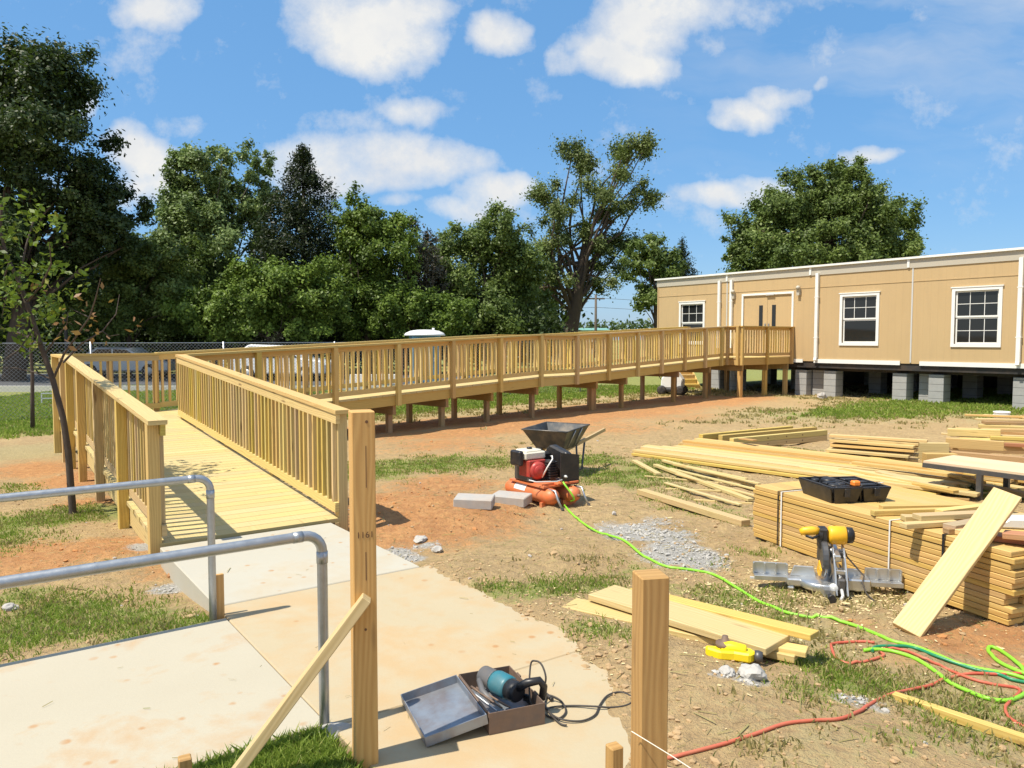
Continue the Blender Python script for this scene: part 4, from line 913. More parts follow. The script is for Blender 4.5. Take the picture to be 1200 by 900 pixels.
# ------------------------------------------------------------------ strapped stack of boards
B0 = gp(882, 629); B1 = gp(1186, 737); BU = (B1 - B0); BU.z = 0; BLn = BU.length; BU.normalize(); BW = V((-BU.y, BU.x, 0))
bz = -.145; LT = .0385; LW = .142; NL, NW = 12, 8
for k, s in enumerate((.25, BLn / 2, BLn - .3)):
    p = B0 + BU * s; board(V((p.x, p.y, bz + .0)) - BW * -.02, V((p.x, p.y, bz)) + BW * (NW * LW - .02), .089, .06, 'brown_pine', ['dunnage timber under the strapped stack at its compressor end', 'dunnage timber under the middle of the strapped stack', 'dunnage timber under the strapped stack beside the leaning plank'][k], 'dunnage under the strapped stack', name='dunnage', cat='timber')
bz += .03
GB = 'boards of the big strapped stack'
for l in range(NL):
    for r in range(NW):
        z = bz + LT * (l + .5) + (.004 if l >= NL - 2 else 0); y = LW * (r + .5) + random.uniform(-.003, .003) + (random.uniform(-.004, .004) if r == 0 else 0)
        e = random.uniform(-.012, .012); e1 = random.uniform(-.05, .02) if r else random.uniform(-.035, .012)
        if r == 0 and l in (3, 4): e1 -= .06
        p0 = B0 + BU * (e) + BW * y; p1 = B0 + BU * (BLn + e1) + BW * y; p0.z = p1.z = z
        if r == 0: lab = ('bottom board' if l == 0 else 'topmost board' if l == NL - 1 else ORD[NL - 1 - l] + ' board down') + ' in the long face of the strapped stack behind the mitre saw'
        elif l == NL - 1: lab = ORD[r] + ' board back from the long face, in the top layer of the strapped stack'
        else: lab = 'tan board inside the strapped stack, seen only by its sawn end'
        board(p0, p1, LW - .003, LT - .003, 'amber_pine', lab, GB, bevel=.004)
ZT_ = bz + LT * NL + .004
def strap(s, mat, label, wd=.012):
    t = .0016; mb = MB(); p = B0 + BU * s; y1 = NW * LW + .004
    q = lambda y, z: V((p.x, p.y, z)) + BW * y
    mb.bar(q(-.012, bz - .002), q(-.012, ZT_ + .004), wd, t, up=BW); mb.bar(q(-.012, ZT_ + .003), q(y1 + .012, ZT_ + .003), wd, t); mb.bar(q(y1 + .01, bz), q(y1 + .01, ZT_ + .003), wd, t, up=BW)
    tag(mb.build('strap', mat), label, 'strap', 'straps around the big stack')
strap(.33, 'black_plastic', 'dark strap near the compressor end of the big board stack'); strap(.37, 'tape_white', 'pale strap next to the dark one at the compressor end of the stack', .014)
strap(BLn * .62, 'tape_white', 'pale strap round the stack behind the leaning plank', .012); strap(BLn * .80, 'black_plastic', 'dark strap round the stack beyond the leaning plank', .018)

def pb(a, b, lift, w, t, mat, label, group=None, up=UP, lift2=None, name='board', cat='board'):
    piled = group and group.split()[0] in ('square', 'far', 'loose') and lift >= .045
    if piled: p = gp(*a); q = gp(*b); p.z += lift; q.z += lift
    else: p = gp(*a, lift=lift); q = gp(*b, lift=lift if lift2 is None else lift2)
    return board(p, q, w, t, mat, label, group, up, name, cat, share=False)
# off-cuts on top of the stack
def onstack(a, b, h, w, t, mat, label, z2=None, up=UP):
    return board(at_z(*a, ZT_ + h), at_z(*b, ZT_ + (h if z2 is None else z2)), w, t, mat, label, 'off-cuts on the big stack', up, 'offcut', 'board', share=False)
onstack((1032, 595), (1170, 593), .022, .06, .04, 'treated_pine', 'greenish long strip at the back of the off-cuts on the stack')
onstack((1022, 601), (1174, 596), .022, .05, .04, 'treated_pine', 'second greenish strip lying in front of the back strip')
onstack((1100, 600), (1186, 590), .065, .07, .035, 'yellow_pine', 'pale strip lying across the two greenish strips on the stack')
onstack((1058, 607), (1126, 608), .024, .085, .04, 'plywood_tan', 'short pale block end among the off-cuts, near the mitre saw side')
onstack((1074, 606), (1160, 602), .06, .09, .038, 'plywood_tan', 'long pinkish off-cut raised over the short pale block')
onstack((1058, 616), (1118, 612), .024, .07, .036, 'fresh_pine', 'narrow pale off-cut nearest the stack face')
onstack((1112, 619), (1172, 608), .032, .09, .05, 'plywood_tan', 'thick brownish off-cut half behind the leaning plank')
onstack((1108, 622), (1150, 620), .02, .06, .035, 'brown_pine', 'short dark off-cut lying under the thick brownish one')
onstack((1123, 624), (1136, 621), .02, .05, .035, 'treated_pine', 'tiny square cut block beside the leaning plank')
onstack((1158, 628), (1228, 636), .022, .14, .038, 'cedar_board', 'reddish board lying flat by the sawn end of the stack')
onstack((1176, 626), (1240, 632), .06, .12, .036, 'cedar_board', 'upper reddish board crossing the flat reddish one', .075)
onstack((1168, 606), (1230, 606), .024, .09, .038, 'plywood_tan', 'pale off-cut beyond the leaning plank')
p = at_z(1196, 618, ZT_); o = MB().prism([(-.16, 0), (.16, 0), (.15, .05), (.05, .075), (-.10, .07), (-.16, .03)], (0, 0, 0), X, UP, Y, .14).build('folded_sheet', 'light_metal', bevel=.012); o.location = (p.x, p.y, ZT_ + .001); o.rotation_euler = (0, 0, -.2); tag(o, 'grey folded sheet lying on the stack beyond the leaning plank', 'sheet')

# black case lying open on the stack
p = at_z(972, 590, ZT_) + V((.26, .02, 0)); ck = thing('tool_case', 'open black plastic tool case with an orange tag on the board stack', 'tool case', (p.x, p.y, ZT_), .17)
def tray(mb, x0, x1, y0, y1, h, fl=.03, t=.012):
    n = 4
    for (a, b, c, d) in ((x0, x1, y0, y0), (x0, x1, y1, y1)):
        s = -1 if c == y0 else 1
        mb.prism([(a + fl, 0), (b - fl, 0), (b, h), (a, h)], (0, c - s * fl * .5, 0), X, (UP + Y * (s * fl / h)).normalized(), (Y * s).normalized(), t)
    for (a, s) in ((x0, -1), (x1, 1)):
        mb.prism([(y0 + fl, 0), (y1 - fl, 0), (y1, h), (y0, h)], (a - s * fl * .5, 0, 0), Y, (UP + X * (s * fl / h)).normalized(), X * s, t)
    mb.abox(x0 + fl * .8, x1 - fl * .8, y0 + fl * .8, y1 - fl * .8, .001, .02)
    mb.abox(x0 - .012, x1 + .012, y0 - .012, y0 + .012, h - .012, h + .006).abox(x0 - .012, x1 + .012, y1 - .012, y1 + .012, h - .012, h + .006).abox(x0 - .012, x0 + .012, y0 + .0125, y1 - .0125, h - .012, h + .006).abox(x1 - .012, x1 + .012, y0 + .0125, y1 - .0125, h - .012, h + .006)
a = MB(); tray(a, -.25, -.008, .0, .47, .125); a.build('base_shell', 'black_plastic', ck)
a = MB(); tray(a, .012, .25, .01, .47, .118); a.build('lid_shell', 'black_plastic', ck)
a = MB(); a.abox(-.21, -.045, .04, .43, .022, .11)
for (x, y, r, h) in ((-.17, .11, .045, .14), (-.10, .30, .06, .15), (-.09, .15, .04, .14), (-.17, .38, .035, .135)): a.lathe([(r, .09), (r * 1.05, h - .01), (r * .8, h)], (x, y, 0), UP, 14)
a.bar((-.20, .2, .12), (-.05, .24, .125), .05, .03).bar((-.19, .06, .115), (-.06, .07, .12), .03, .025); a.build('moulded_insert', 'black_plastic', ck, bevel=.006)
a = MB(); a.abox(.05, .21, .05, .43, .022, .105)
for y in (.12, .24, .36): a.abox(.06, .20, y - .035, y + .035, .106, .128)
a.build('moulded_insert', 'black_plastic', ck, bevel=.004)
MB().abox(-.055, .01, .02, .075, .128, .172).build('tag', 'orange_plastic', ck, bevel=.01)
for x in (-.13, .13): MB().abox(x - .025, x + .025, -.022, -.012, .05, .12).build('latch', 'black_plastic', ck, bevel=.004)

# plank leaning on the stack
pb0 = at_z(1062, 740, gz(2.4, 4.65) + .012); top = V((3.24, 4.97, .645))
du = (top - pb0).normalized(); upv = V((-.55, -.62, .55)); upv = (upv - du * upv.dot(du)).normalized()
board(pb0, top, .17, .038, 'fresh_pine', 'wide clean pale plank leaning up against the strapped stack', None, upv, 'plank', 'plank')

# long boards fanned out beyond the stack
LG = 'long boards beyond the strapped stack'
u = V((.672, -.740, 0)); w = V((.740, .672, 0)); S0 = gp(741, 534); zg = gz(S0.x, S0.y)
for i in range(9):
    s = S0 + w * (.155 * i) + u * random.uniform(-.12, .12); L = random.uniform(4.2, 4.6)
    e = s + u * L + w * random.uniform(-.05, .05); s.z = gz(s.x, s.y) + .03; e.z = gz(e.x, e.y) + .03
    board(s, e, .142, .038, ['yellow_pine', 'fresh_pine', 'amber_pine'][i % 3], ORD[i] + ' board in the bottom layer of the long row, counted from the compressor side', LG, share=False)
for i in range(5):
    s = S0 + w * (.155 * i + .06) + u * random.uniform(-.2, .15); L = random.uniform(4.2, 4.9); e = s + u * L + w * random.uniform(-.04, .06); s.z = gz(s.x, s.y) + .07; e.z = gz(e.x, e.y) + .07
    board(s, e, .142, .038, ['fresh_pine', 'yellow_pine', 'fresh_pine'][i % 3], ORD[i] + ' board in the second layer of the long row, counted from the compressor side', LG, share=False)
S1 = gp(799, 524)
for i in range(3):
    for l in range(3):
        s = S1 + w * (.155 * i) + u * random.uniform(-.05, .05) + u * (.05 * l); e = s + u * (4.85 + random.uniform(-.1, .1)); s.z = gz(s.x, s.y) + .032 + .04 * l; e.z = gz(e.x, e.y) + .032 + .04 * l
        board(s, e, .142, .038, ['amber_pine', 'yellow_pine', 'amber_pine'][(i + l) % 3], 'orange toned board, ' + ORD[l] + ' layer up and ' + ORD[i] + ' across, in the long three layer pile', 'boards of the long three layer pile', share=False)
FG = 'thin strips beside the long boards'
for k, (a, b, h, wd, lab) in enumerate([((777, 541), (893, 571), .03, .06, 'longest thin pale strip lying along the long boards'), ((785, 549), (888, 574), .03, .05, 'pale strip just in front of the longest strip'), ((793, 556), (886, 579), .05, .05, 'third pale strip of the fan, crossing its neighbour'),
        ((768, 545), (880, 586), .03, .075, 'broad flat strip ending close to the stack corner'), ((805, 548), (890, 567), .07, .05, 'raised pale strip topmost of the fan'), ((743, 540), (772, 556), .03, .08, 'short board stub at the compressor end of the fan'),
        ((755, 558), (842, 566), .015, .03, 'slim stick lying apart on the dirt before the fan'), ((780, 573), (845, 576), .012, .03, 'slim stick lying alone in the middle of the dirt'), ((813, 586), (882, 590), .012, .03, 'slim stick lying near the foot of the stack corner'),
        ((780, 566), (868, 592), .02, .05, 'narrow strip lying askew under the fan'), ((790, 544), (875, 562), .05, .06, 'pale strip tucked against the long row')]):
    pb(a, b, h, wd, .02 if wd < .06 else .034, 'fresh_pine' if k % 2 == 0 else 'treated_deck', lab, FG, name='wood_strip', cat='strip')
pb((751, 576), (874, 613), .035, .11, .06, 'plywood_tan', 'single weathered timber lying alone on the dirt before the stack', name='timber', cat='timber')
# square posts stacked beyond
PG = 'square posts lying in a low pile'
for k, (a, b, h, lab) in enumerate([((857, 527), (967, 516), .05, 'lower front square post of the low pile with bolt holes'), ((857, 527), (967, 516), .145, 'upper front square post of the low pile with bolt holes'), ((844, 523), (952, 512), .05, 'lower middle square post of the low pile'), ((844, 523), (955, 512), .145, 'upper middle square post of the low pile'),
        ((819, 522), (927, 511), .05, 'lower square post at the back of the low pile'), ((821, 522), (927, 511), .145, 'upper square post at the back of the low pile')]):
    o = pb(a, b, h, .092, .092, 'treated_pine', lab, PG, name='square_post', cat='post'); 
    if k < 2:
        hb = MB()
        for x in (-.7, -.35, .1, .5): hb.lathe([(.013, 0), (.013, .002)], (x, -.0462, 0), V((0, -1, 0)), 10)
        hb.build('bolt_hole', 'ink', o)
pb((868, 514), (885, 516), .215, .09, .02, 'wet_post', 'small dark scrap resting on the pile of square posts', name='wood_scrap', cat='scrap')
# cut boards stacked on stickers
CG = 'short boards stacked beside the low post pile'
for l in range(5):
    for r in range(2):
        a = gp(968 + l * 2 + random.uniform(-6, 6), 540, 0); b = gp(1066 + random.uniform(-8, 14), 548, 0); off = V((.25, .6, 0)) * (.2 * r); h = .03 + l * .068
        a = a + off; b = b + off; a.z = gz(a.x, a.y) + h; b.z = gz(b.x, b.y) + h + random.uniform(-.01, .01)
        board(a, b, .14, .038 if l else .06, ['brown_pine', 'yellow_pine', 'fresh_pine', 'amber_pine', 'fresh_pine'][l], ORD[l] + ' board up in the ' + ('front' if r == 0 else 'back') + ' row of the short stickered stack', CG, share=False)
for f_, lab in ((.12, 'one'), (.88, 'other')):
    pass
# two blocks and beams in front of the table
def blk(px, py, L, D, H, rz, mat, label, lift=0.):
    p = gp(px, py); o = MB().box((0, 0, 0), X, Y, UP, (L, D, H)).build('wood_block', mat, bevel=.004); o.location = (p.x, p.y, p.z + H / 2 + lift); o.rotation_euler = (0, 0, rz); return tag(o, label, 'block', 'cut blocks by the trestle table')
blk(1092, 540, .45, .09, .27, -.12, 'fresh_pine', 'taller cut timber block standing on edge at the table corner'); blk(1101, 544, .44, .14, .16, -.08, 'amber_pine', 'lower brown timber block in front of the taller cut block')
EG = 'loose timbers beyond the trestle table'
for k, (a, b, h, wd, t, mat, lab) in enumerate([
    ((1110, 540), (1240, 549), .06, .14, .12, 'brown_pine', 'thick brown timber lying lowest behind the trestle table'), ((1108, 535), (1176, 540), .22, .12, .14, 'yellow_pine', 'thick yellow beam with a square end behind the trestle table'),
    ((1115, 533), (1240, 536), .13, .14, .07, 'amber_pine', 'amber plank lying behind the thick yellow beam'), ((1150, 524), (1240, 528), .20, .14, .04, 'fresh_pine', 'pale thin plank crossing above the amber plank'),
    ((1176, 536), (1240, 540), .20, .10, .05, 'cedar_board', 'small reddish timber end in the gap by the yellow beam'),
    ((1060, 548), (1200, 572), .03, .15, .04, 'yellow_pine', 'plank passing under the near edge of the trestle table'), ((1090, 552), (1240, 566), .03, .15, .04, 'amber_pine', 'amber plank under the middle of the trestle table'),
    ((1110, 546), (1240, 553), .03, .15, .04, 'fresh_pine', 'pale plank under the far side of the trestle table'),
    ((992, 546), (1150, 572), .05, .20, .045, 'fresh_pine', 'broad pale plank running from the short stack toward the table'), ((1020, 544), (1146, 566), .09, .14, .04, 'yellow_pine', 'narrower plank lying on the broad pale plank'),
    ((1145, 567), (1260, 592), .04, .16, .05, 'yellow_pine', 'thick plank end on the grass beyond the table leg'), ((1030, 560), (1125, 582), .07, .13, .04, 'fresh_pine', 'pale board lying against the long three layer pile'),
    ((1070, 580), (1136, 588), .02, .07, .03, 'brown_pine', 'dark scrap stick just behind the big stack'), ((1136, 580), (1180, 575), .015, .03, .02, 'fresh_pine', 'slim stick on the grass behind the table leg'),
    ((960, 552), (1075, 577), .05, .14, .04, 'fresh_pine', 'pale wide board between the black case and the long pile')]):
    pb(a, b, h, wd, t, mat, lab, EG)
FG2 = 'far timbers stacked toward the building'
for k, (a, b, h, wd, t, mat, lab) in enumerate([
    ((1103, 508), (1156, 512), .02, .12, .03, 'fresh_pine', 'thin pale board lying flat at the near end of the far stack'), ((1120, 505), (1158, 507), .06, .10, .03, 'fresh_pine', 'thin pale board crossing onto the far stack'),
    ((1150, 510), (1260, 518), .06, .25, .10, 'brown_pine', 'dark lowest timber of the far stack by the white bucket'), ((1146, 508), (1260, 514), .15, .25, .06, 'yellow_pine', 'yellow timber in the middle of the far stack'),
    ((1152, 508), (1260, 511), .22, .2, .05, 'brown_pine', 'brown timber near the top of the far stack'), ((1143, 507), (1258, 510), .27, .16, .035, 'fresh_pine', 'pale top board of the far stack beside the white bucket'),
    ((1152, 504), (1210, 509), .31, .10, .03, 'fresh_pine', 'loose pale board askew on top of the far stack'), ((1143, 519), (1250, 526), .03, .14, .04, 'fresh_pine', 'pale board on the grass in front of the far stack')]):
    pb(a, b, h, wd, t, mat, lab, FG2)
p = gp(1173.5, 501); bk = thing('bucket', 'white plastic bucket standing behind the far timber stack', 'bucket', p); MB().lathe([(.125, 0), (.15, .30), (.158, .30), (.158, .335), (.145, .335), (.14, .31), (.02, .305)], seg=24).build('shell', 'white_plastic', bk)
MB().lathe([(.152, .24), (.165, .24), (.165, .265), (.153, .265)], seg=24).build('rim', 'white_plastic', bk)
for k, (a, b, h, wd, t, mat, lab) in enumerate([
    ((1112, 529), (1250, 533), .05, .30, .09, 'brown_pine', 'wide dark timber at the bottom of the pile behind the table'), ((1118, 527), (1250, 530), .14, .28, .08, 'yellow_pine', 'wide yellow timber second from the bottom of the pile behind the table'),
    ((1110, 524), (1172, 526), .26, .16, .12, 'fresh_pine', 'short thick pale beam crowning the pile behind the table'), ((1150, 522), (1250, 524), .27, .14, .05, 'amber_pine', 'amber plank topmost at the frame edge of the pile behind the table'),
    ((1160, 528), (1250, 531), .21, .14, .05, 'treated_pine', 'greenish plank near the top of the pile behind the table'), ((1125, 518), (1250, 521), .05, .14, .05, 'yellow_pine', 'yellow plank on the grass between the table pile and the far stack'),
    ((1005, 542), (1076, 548), .335, .13, .036, 'fresh_pine', 'loose pale board resting across the top of the short stickered stack'), ((972, 539), (1086, 548), .37, .12, .036, 'yellow_pine', 'uppermost loose yellow board on the short stickered stack'),
    ((940, 556), (1110, 582), .09, .10, .036, 'treated_pine', 'greenish narrow board lying over the pale ones behind the black case'), ((985, 560), (1120, 588), .11, .09, .034, 'amber_pine', 'amber narrow board topmost behind the black case'),
    ((1075, 556), (1150, 578), .12, .11, .036, 'amber_pine', 'short amber board angled toward the table leg'), ((1000, 553), (1140, 573), .13, .10, .036, 'yellow_pine', 'narrow yellow board topmost on the broad pale plank'),
    ((1130, 506), (1250, 510), .34, .10, .036, 'amber_pine', 'amber board highest on the far stack by the bucket'), ((1112, 511), (1180, 514), .05, .10, .03, 'yellow_pine', 'short yellow board lying before the far stack')]):
    pb(a, b, h, wd, t, mat, lab, EG)
# low trestle table
T0 = at_z(1082, 541, .21); tb = thing('trestle_table', 'low work table with a tan plywood top on dark steel legs', 'table', (T0.x, T0.y, gz(T0.x, T0.y)), math.atan2(-.81, .585)); zt = .21 - gz(T0.x, T0.y)
MB().abox(0, 2.4, .0, .75, zt - .012, zt + .013).build('top', 'plywood_pale', tb)
f = MB().abox(0, 2.4, -.022, .02, zt - .065, zt - .0125).abox(0, 2.4, .72, .76, zt - .065, zt - .0125).abox(0, .04, .021, .719, zt - .065, zt - .0125).abox(2.36, 2.4, .021, .719, zt - .065, zt - .0125);  f.build('frame', 'steel_dark', tb)
for x in (.62, 2.1):
    for y in (.0, .70): MB().abox(x - .028, x + .028, y - .02, y + .036, -.03, zt - .066).build('leg', 'steel_dark', tb)

# planks near the walk
NG = 'planks lying near the walk'
zz = .035
def pz(a, b, za, zb, w, t, mat, lab, up=UP): return board(at_z(*a, za), at_z(*b, zb), w, t, mat, lab, NG, up, 'plank', 'plank', share=False)
g0 = gz(.8, 4.8)
pz((667, 709), (936, 766), g0 + .035, g0 + .035, .20, .038, 'fresh_pine', 'lower plank of the pile beside the walk, flat on the grass')
pz((705, 694), (912, 756), g0 + .085, g0 + .085, .27, .038, 'fresh_pine', 'widest plank lying on top of the pile beside the walk')
pz((880, 752), (946, 764), g0 + .060, g0 + .060, .10, .03, 'yellow_pine', 'short block end wedged between the two planks')
pz((740, 692), (955, 745), g0 + .07, g0 + .125, .10, .034, 'yellow_pine', 'narrow plank with its end poking out over the pile')
pz((1047, 816), (1215, 872), gz(2.0, 3.6) + .058, gz(2.4, 3.2) + .05, .042, .04, 'yellow_pine', 'thin yellow stick lying on the dirt below the hoses')

# pavers by the compressor
for px, py, rz, lab in ((556, 592, -.10, 'grey concrete block lying flat, farther from the compressor'), (599, 589, -.35, 'grey concrete block lying flat next to the orange tank')):
    p = gp(px, py); o = MB().box((0, 0, 0), X, Y, UP, (.39, .27, .10)).build('concrete_block', 'paver', bevel=.008); o.location = (p.x, p.y, p.z + .04); o.rotation_euler = (.03, .02, rz); tag(o, lab, 'block', 'concrete blocks by the compressor')

# ------------------------------------------------------------------ air compressor
O = V((.585, 8.10, 0)); O.z = gz(O.x, O.y); ac = thing('air_compressor', 'dirty orange twin tank air compressor with a red petrol engine', 'compressor', O, math.radians(36))
def tank(x, y0, y1, r=.088, z=.125):
    L = y1 - y0; pr = [(.004, 0), (r * .5, .012), (r * .82, .04), (r * .97, .075), (r, .11), (r, L - .11), (r * .97, L - .075), (r * .82, L - .04), (r * .5, L - .012), (.004, L)]
    t = MB().lathe(pr, (x, y0, z), Y, 24).build('tank', 'orange_paint', ac)
    for y in (y0 + .16, y1 - .16): MB().abox(x - .09, x + .09, y - .02, y + .02, -.01, .06).build('foot', 'orange_paint', t)
    MB().lathe([(.018, 0), (.018, .03), (.01, .04)], (x, y0 + .006, z), -Y, 8).build('drain_plug', 'case_rust', t)
    return t
t1 = tank(-.14, .0, .88); tank(.14, -.02, .86)
arcp = [(math.cos(a) * .0895, math.sin(a) * .0895) for a in np.linspace(1.75, 2.95, 8)] + [(math.cos(a) * .084, math.sin(a) * .084) for a in np.linspace(2.95, 1.75, 8)]
MB().prism(arcp, (-.14, .55, .125), X, UP, Y, .2).build('label_plate', 'white_plastic', ac)
pl = MB().abox(-.22, .26, .12, .74, .215, .235).abox(-.2, -.02, .14, .32, .235, .26); pl.build('base_plate', 'orange_paint', ac)
MB().abox(-.06, .24, .08, .22, .236, .262).build('tray', 'orange_paint', ac, bevel=.006)
en = MB().abox(-.22, .02, .36, .66, .236, .42).build('engine', 'steel_dark', ac, bevel=.02)
sh = MB().lathe([(.02, .06), (.075, .055), (.098, .03), (.102, -.05), (.102, -.10)], (-.12, .36, .37), V((-.25, -1, 0)), 24).abox(-.23, -.0, .36, .55, .30, .48); sh.build('engine_shroud', 'red_paint', en, bevel=.008)
st_ = MB().lathe([(.065, .062), (.06, .07), (.02, .075)], (-.12, .36, .37), V((-.25, -1, 0)), 20); st_.build('starter_cover', 'red_paint', en)
MB().abox(-.25, .03, .40, .66, .485, .565).abox(-.22, .0, .43, .63, .56, .585).build('fuel_tank', 'cream_paint', en, bevel=.025)
MB().lathe([(.03, 0), (.03, .02)], (-.1, .53, .585), UP, 14).build('fuel_cap', 'black_plastic', en)
MB().abox(-.32, -.255, .42, .60, .42, .585).build('air_filter', 'black_plastic', en, bevel=.015); MB().abox(.04, .16, .46, .66, .44, .54).build('muffler', 'black_plastic', en, bevel=.02)
for z in np.arange(.30, .44, .022): MB
pf = MB()
for k in range(7): pf.abox(-.02, .09, .26, .42, .28 + k * .028, .293 + k * .028)
pf.abox(0, .07, .28, .40, .24, .47); pf.build('pump', 'steel_dark', ac)
gd = MB().prism([(.0, .05), (.44, .08), (.44, .36), (.36, .42), (.1, .36), (.0, .30)], (.195, .12, .20), Y, UP, X, .10).build('belt_guard', 'black_plastic', ac, bevel=.02)
MB().prism([(.05, .10), (.38, .12), (.38, .33), (.1, .28)], (.250, .12, .20), Y, UP, X, .01).build('guard_panel', 'grey_plastic', gd)
MB().prism([(-.13, .0), (.13, .0), (.13, .32), (-.13, .36)], (.135, .115, .22), X, UP, Y, .012).build('front_panel', 'black_plastic', ac)
MB().tube([(-.10, .30, .30), (-.09, .22, .42), (-.02, .22, .50), (.04, .3, .52), (.1, .4, .5)], .008, 8).build('fuel_line', 'tape_white', ac)
MB().lathe([(.016, 0), (.016, .03), (.008, .05)], (.06, .118, .32), -Y, 10).build('gauge', 'light_metal', ac)
for x in (-.16, .21):
    MB().tube([(x, .12, .20), (x, .0, .20), (x + .0, -.04, .12), (x + .02, -.09, .02)], .012, 8).build('handle', 'galvanised', ac); MB().tube([(x + .018, -.085, .03), (x + .026, -.105, -.01)], .018, 8).build('grip', 'black_rubber', ac)
MB().tube([(.0, .1, .26), (-.02, .06, .30), (-.1, .05, .29), (-.26, .2, .28), (-.32, .25, .30)], .007, 7).build('air_pipe', 'light_metal', ac)

# ------------------------------------------------------------------ wheelbarrow
WBp = V((.60, 10.3, 0)); WBp.z = gz(WBp.x, WBp.y); wb = thing('wheelbarrow', 'grey steel wheelbarrow standing just behind the compressor', 'wheelbarrow', WBp, math.atan2(.86, .50))
def hopper(mb, bx0, bx1, by, tx0, tx1, ty, z0, z1, t=.012):
    o = []; 
    A = [V((bx0, -by, z0)), V((bx1, -by, z0)), V((bx1, by, z0)), V((bx0, by, z0))]; B_ = [V((tx0, -ty, z1)), V((tx1, -ty, z1)), V((tx1, ty, z1 + .03)), V((tx0, ty, z1))]; B_[1].z += .03
    c = (A[0] + A[2]) / 2; cb = (B_[0] + B_[2]) / 2
    Ai = [c + (p - c) * .97 + V((0, 0, t)) for p in A]; Bi = [cb + (p - cb) * .965 for p in B_]
    for p in Bi: p.z = p.z
    k = len(mb.v); mb.v += A + B_ + Ai + Bi; r = random.random(); uv = [(0, 0), (1, 0), (1, 1), (0, 1)]
    mb.face([k + 3, k + 2, k + 1, k], uv, r); mb.face([k + 8, k + 9, k + 10, k + 11], uv, r)
    for i in range(4):
        j = (i + 1) % 4
        mb.face([k + i, k + j, k + 4 + j, k + 4 + i], uv, r); mb.face([k + 8 + j, k + 8 + i, k + 12 + i, k + 12 + j], uv, r); mb.face([k + 4 + i, k + 4 + j, k + 12 + j, k + 12 + i], uv, r)
    return B_
mb = MB(); rimp = hopper(mb, -.20, .20, .20, -.36, .34, .33, .34, .60); mb.build('tray', 'barrow_steel', wb)
MB().tube(rimp + [rimp[0]], .011, 8).build('rim', 'barrow_steel', wb)
for y in (-1, 1):
    MB().bar((-.62, y * .09, .22), (.95, y * .29, .50), .035, .045).build('handle', 'plywood_tan', wb)
    MB().tube([(.18, y * .21, .36), (.22, y * .21, .02), (.34, y * .22, .02), (.40, y * .23, .38)], .014, 8).build('leg', 'steel_dark', wb)
wh = MB().lathe([(.13, -.045), (.18, -.05), (.20, -.02), (.20, .02), (.18, .05), (.13, .045)], (-.55, 0, .20), Y, 22).build('wheel', 'black_rubber', wb); MB().lathe([(.135, -.03), (.03, -.045), (.03, .045), (.135, .03)], (-.55, 0, .20), Y, 18).build('rim', 'orange_paint', wh)
MB().tube([(.0, -.20, .37), (.0, -.12, .34)], .012, 6).tube([(-.1, -.215, .36), (-.1, -.335, .60)], .009, 6).tube([(.1, -.215, .36), (.1, -.335, .61)], .009, 6).build('brace', 'galvanised', wb)

# ------------------------------------------------------------------ mitre saw
p = gp(968, 690); ms = thing('mitre_saw', 'yellow mitre saw with extended silver wings on the ground before the stack', 'saw', p, math.atan2(-.20, .97)); ms.scale = (.90, .90, 1.0)
b = MB().abox(-.30, -.10, -.06, .10, .02, .075).abox(.14, .31, -.10, .10, .02, .105).abox(-.3, .31, .06, .14, .02, .06)
for x in (-.27, .28):
    for y in (-.04, .08): b.abox(x - .025, x + .025, y - .02, y + .02, -.01, .02)
b.build('base', 'aluminium', ms, bevel=.01)
MB().lathe([(.175, .025), (.18, .03), (.18, .072), (.172, .078), (.01, .080)], (-.03, -.02, 0), UP, 32).prism([(-.04, -.28), (.04, -.28), (.06, -.1), (-.06, -.1)], (-.03, -.02, .05), X, Y, UP, .045).build('turntable', 'aluminium', ms)
MB().tube([(-.03, -.28, .045), (-.03, -.37, .03)], .014, 8).lathe([(.03, 0), (.032, .01), (.03, .03)], (-.03, -.36, .035), -Y, 12).build('mitre_lock', 'black_plastic', ms)
for (x0, x1) in ((-.27, -.07), (.03, .27)): MB().prism([(x0, .075), (x1, .075), (x1 - .02, .15), (x0 + .03, .15)], (0, .03, 0), X, UP, Y, .018).build('fence', 'aluminium', ms, bevel=.004)
for sg in (-1, 1):
    x0, x1 = (-.55, -.29) if sg < 0 else (.30, .56)
    wg = MB().abox(x0, x1, -.03, .07, .062, .074).abox(x0, x1, .058, .07, .074, .155)
    for k in range(4): xx = x0 + (x1 - x0) * k / 3; wg.abox(xx - .006, xx + .006, .03, .058, .0745, .153)
    wg.abox(x0, x1, -.034, -.024, .045, .078); wg.build('extension_wing', 'aluminium', ms, bevel=.002)
    MB().bar((x0 + .03 * sg, .0, .05), (-sg * -.2, .0, .05), .02, .012).build('slide_rail', 'light_metal', ms)
arm = MB().prism([(-.24, .02), (-.12, .02), (-.06, .14), (.03, .27), (.01, .33), (-.05, .31), (-.17, .15)], (.035, 0, .0), Y, UP, X, .016).prism([(-.24, .02), (-.12, .02), (-.06, .14), (.03, .27), (.01, .33), (-.05, .31), (-.17, .15)], (.115, 0, .0), Y, UP, X, .016).bar((.03, -.13, .16), (.12, -.13, .16), .03, .03).bar((.03, -.01, .28), (.12, -.01, .28), .03, .03).bar((.10, -.19, .07), (.03, -.06, .22), .02, .02)
arm.build('arm', 'aluminium', ms, bevel=.004); MB().abox(.045, .105, -.21, -.03, .02, .13).build('pivot_housing', 'steel_dark', ms, bevel=.012); MB().lathe([(.035, 0), (.036, .015), (.02, .022)], (.02, -.19, .06), V((-.5, -1, 0)), 14).build('bevel_knob', 'light_metal', ms)
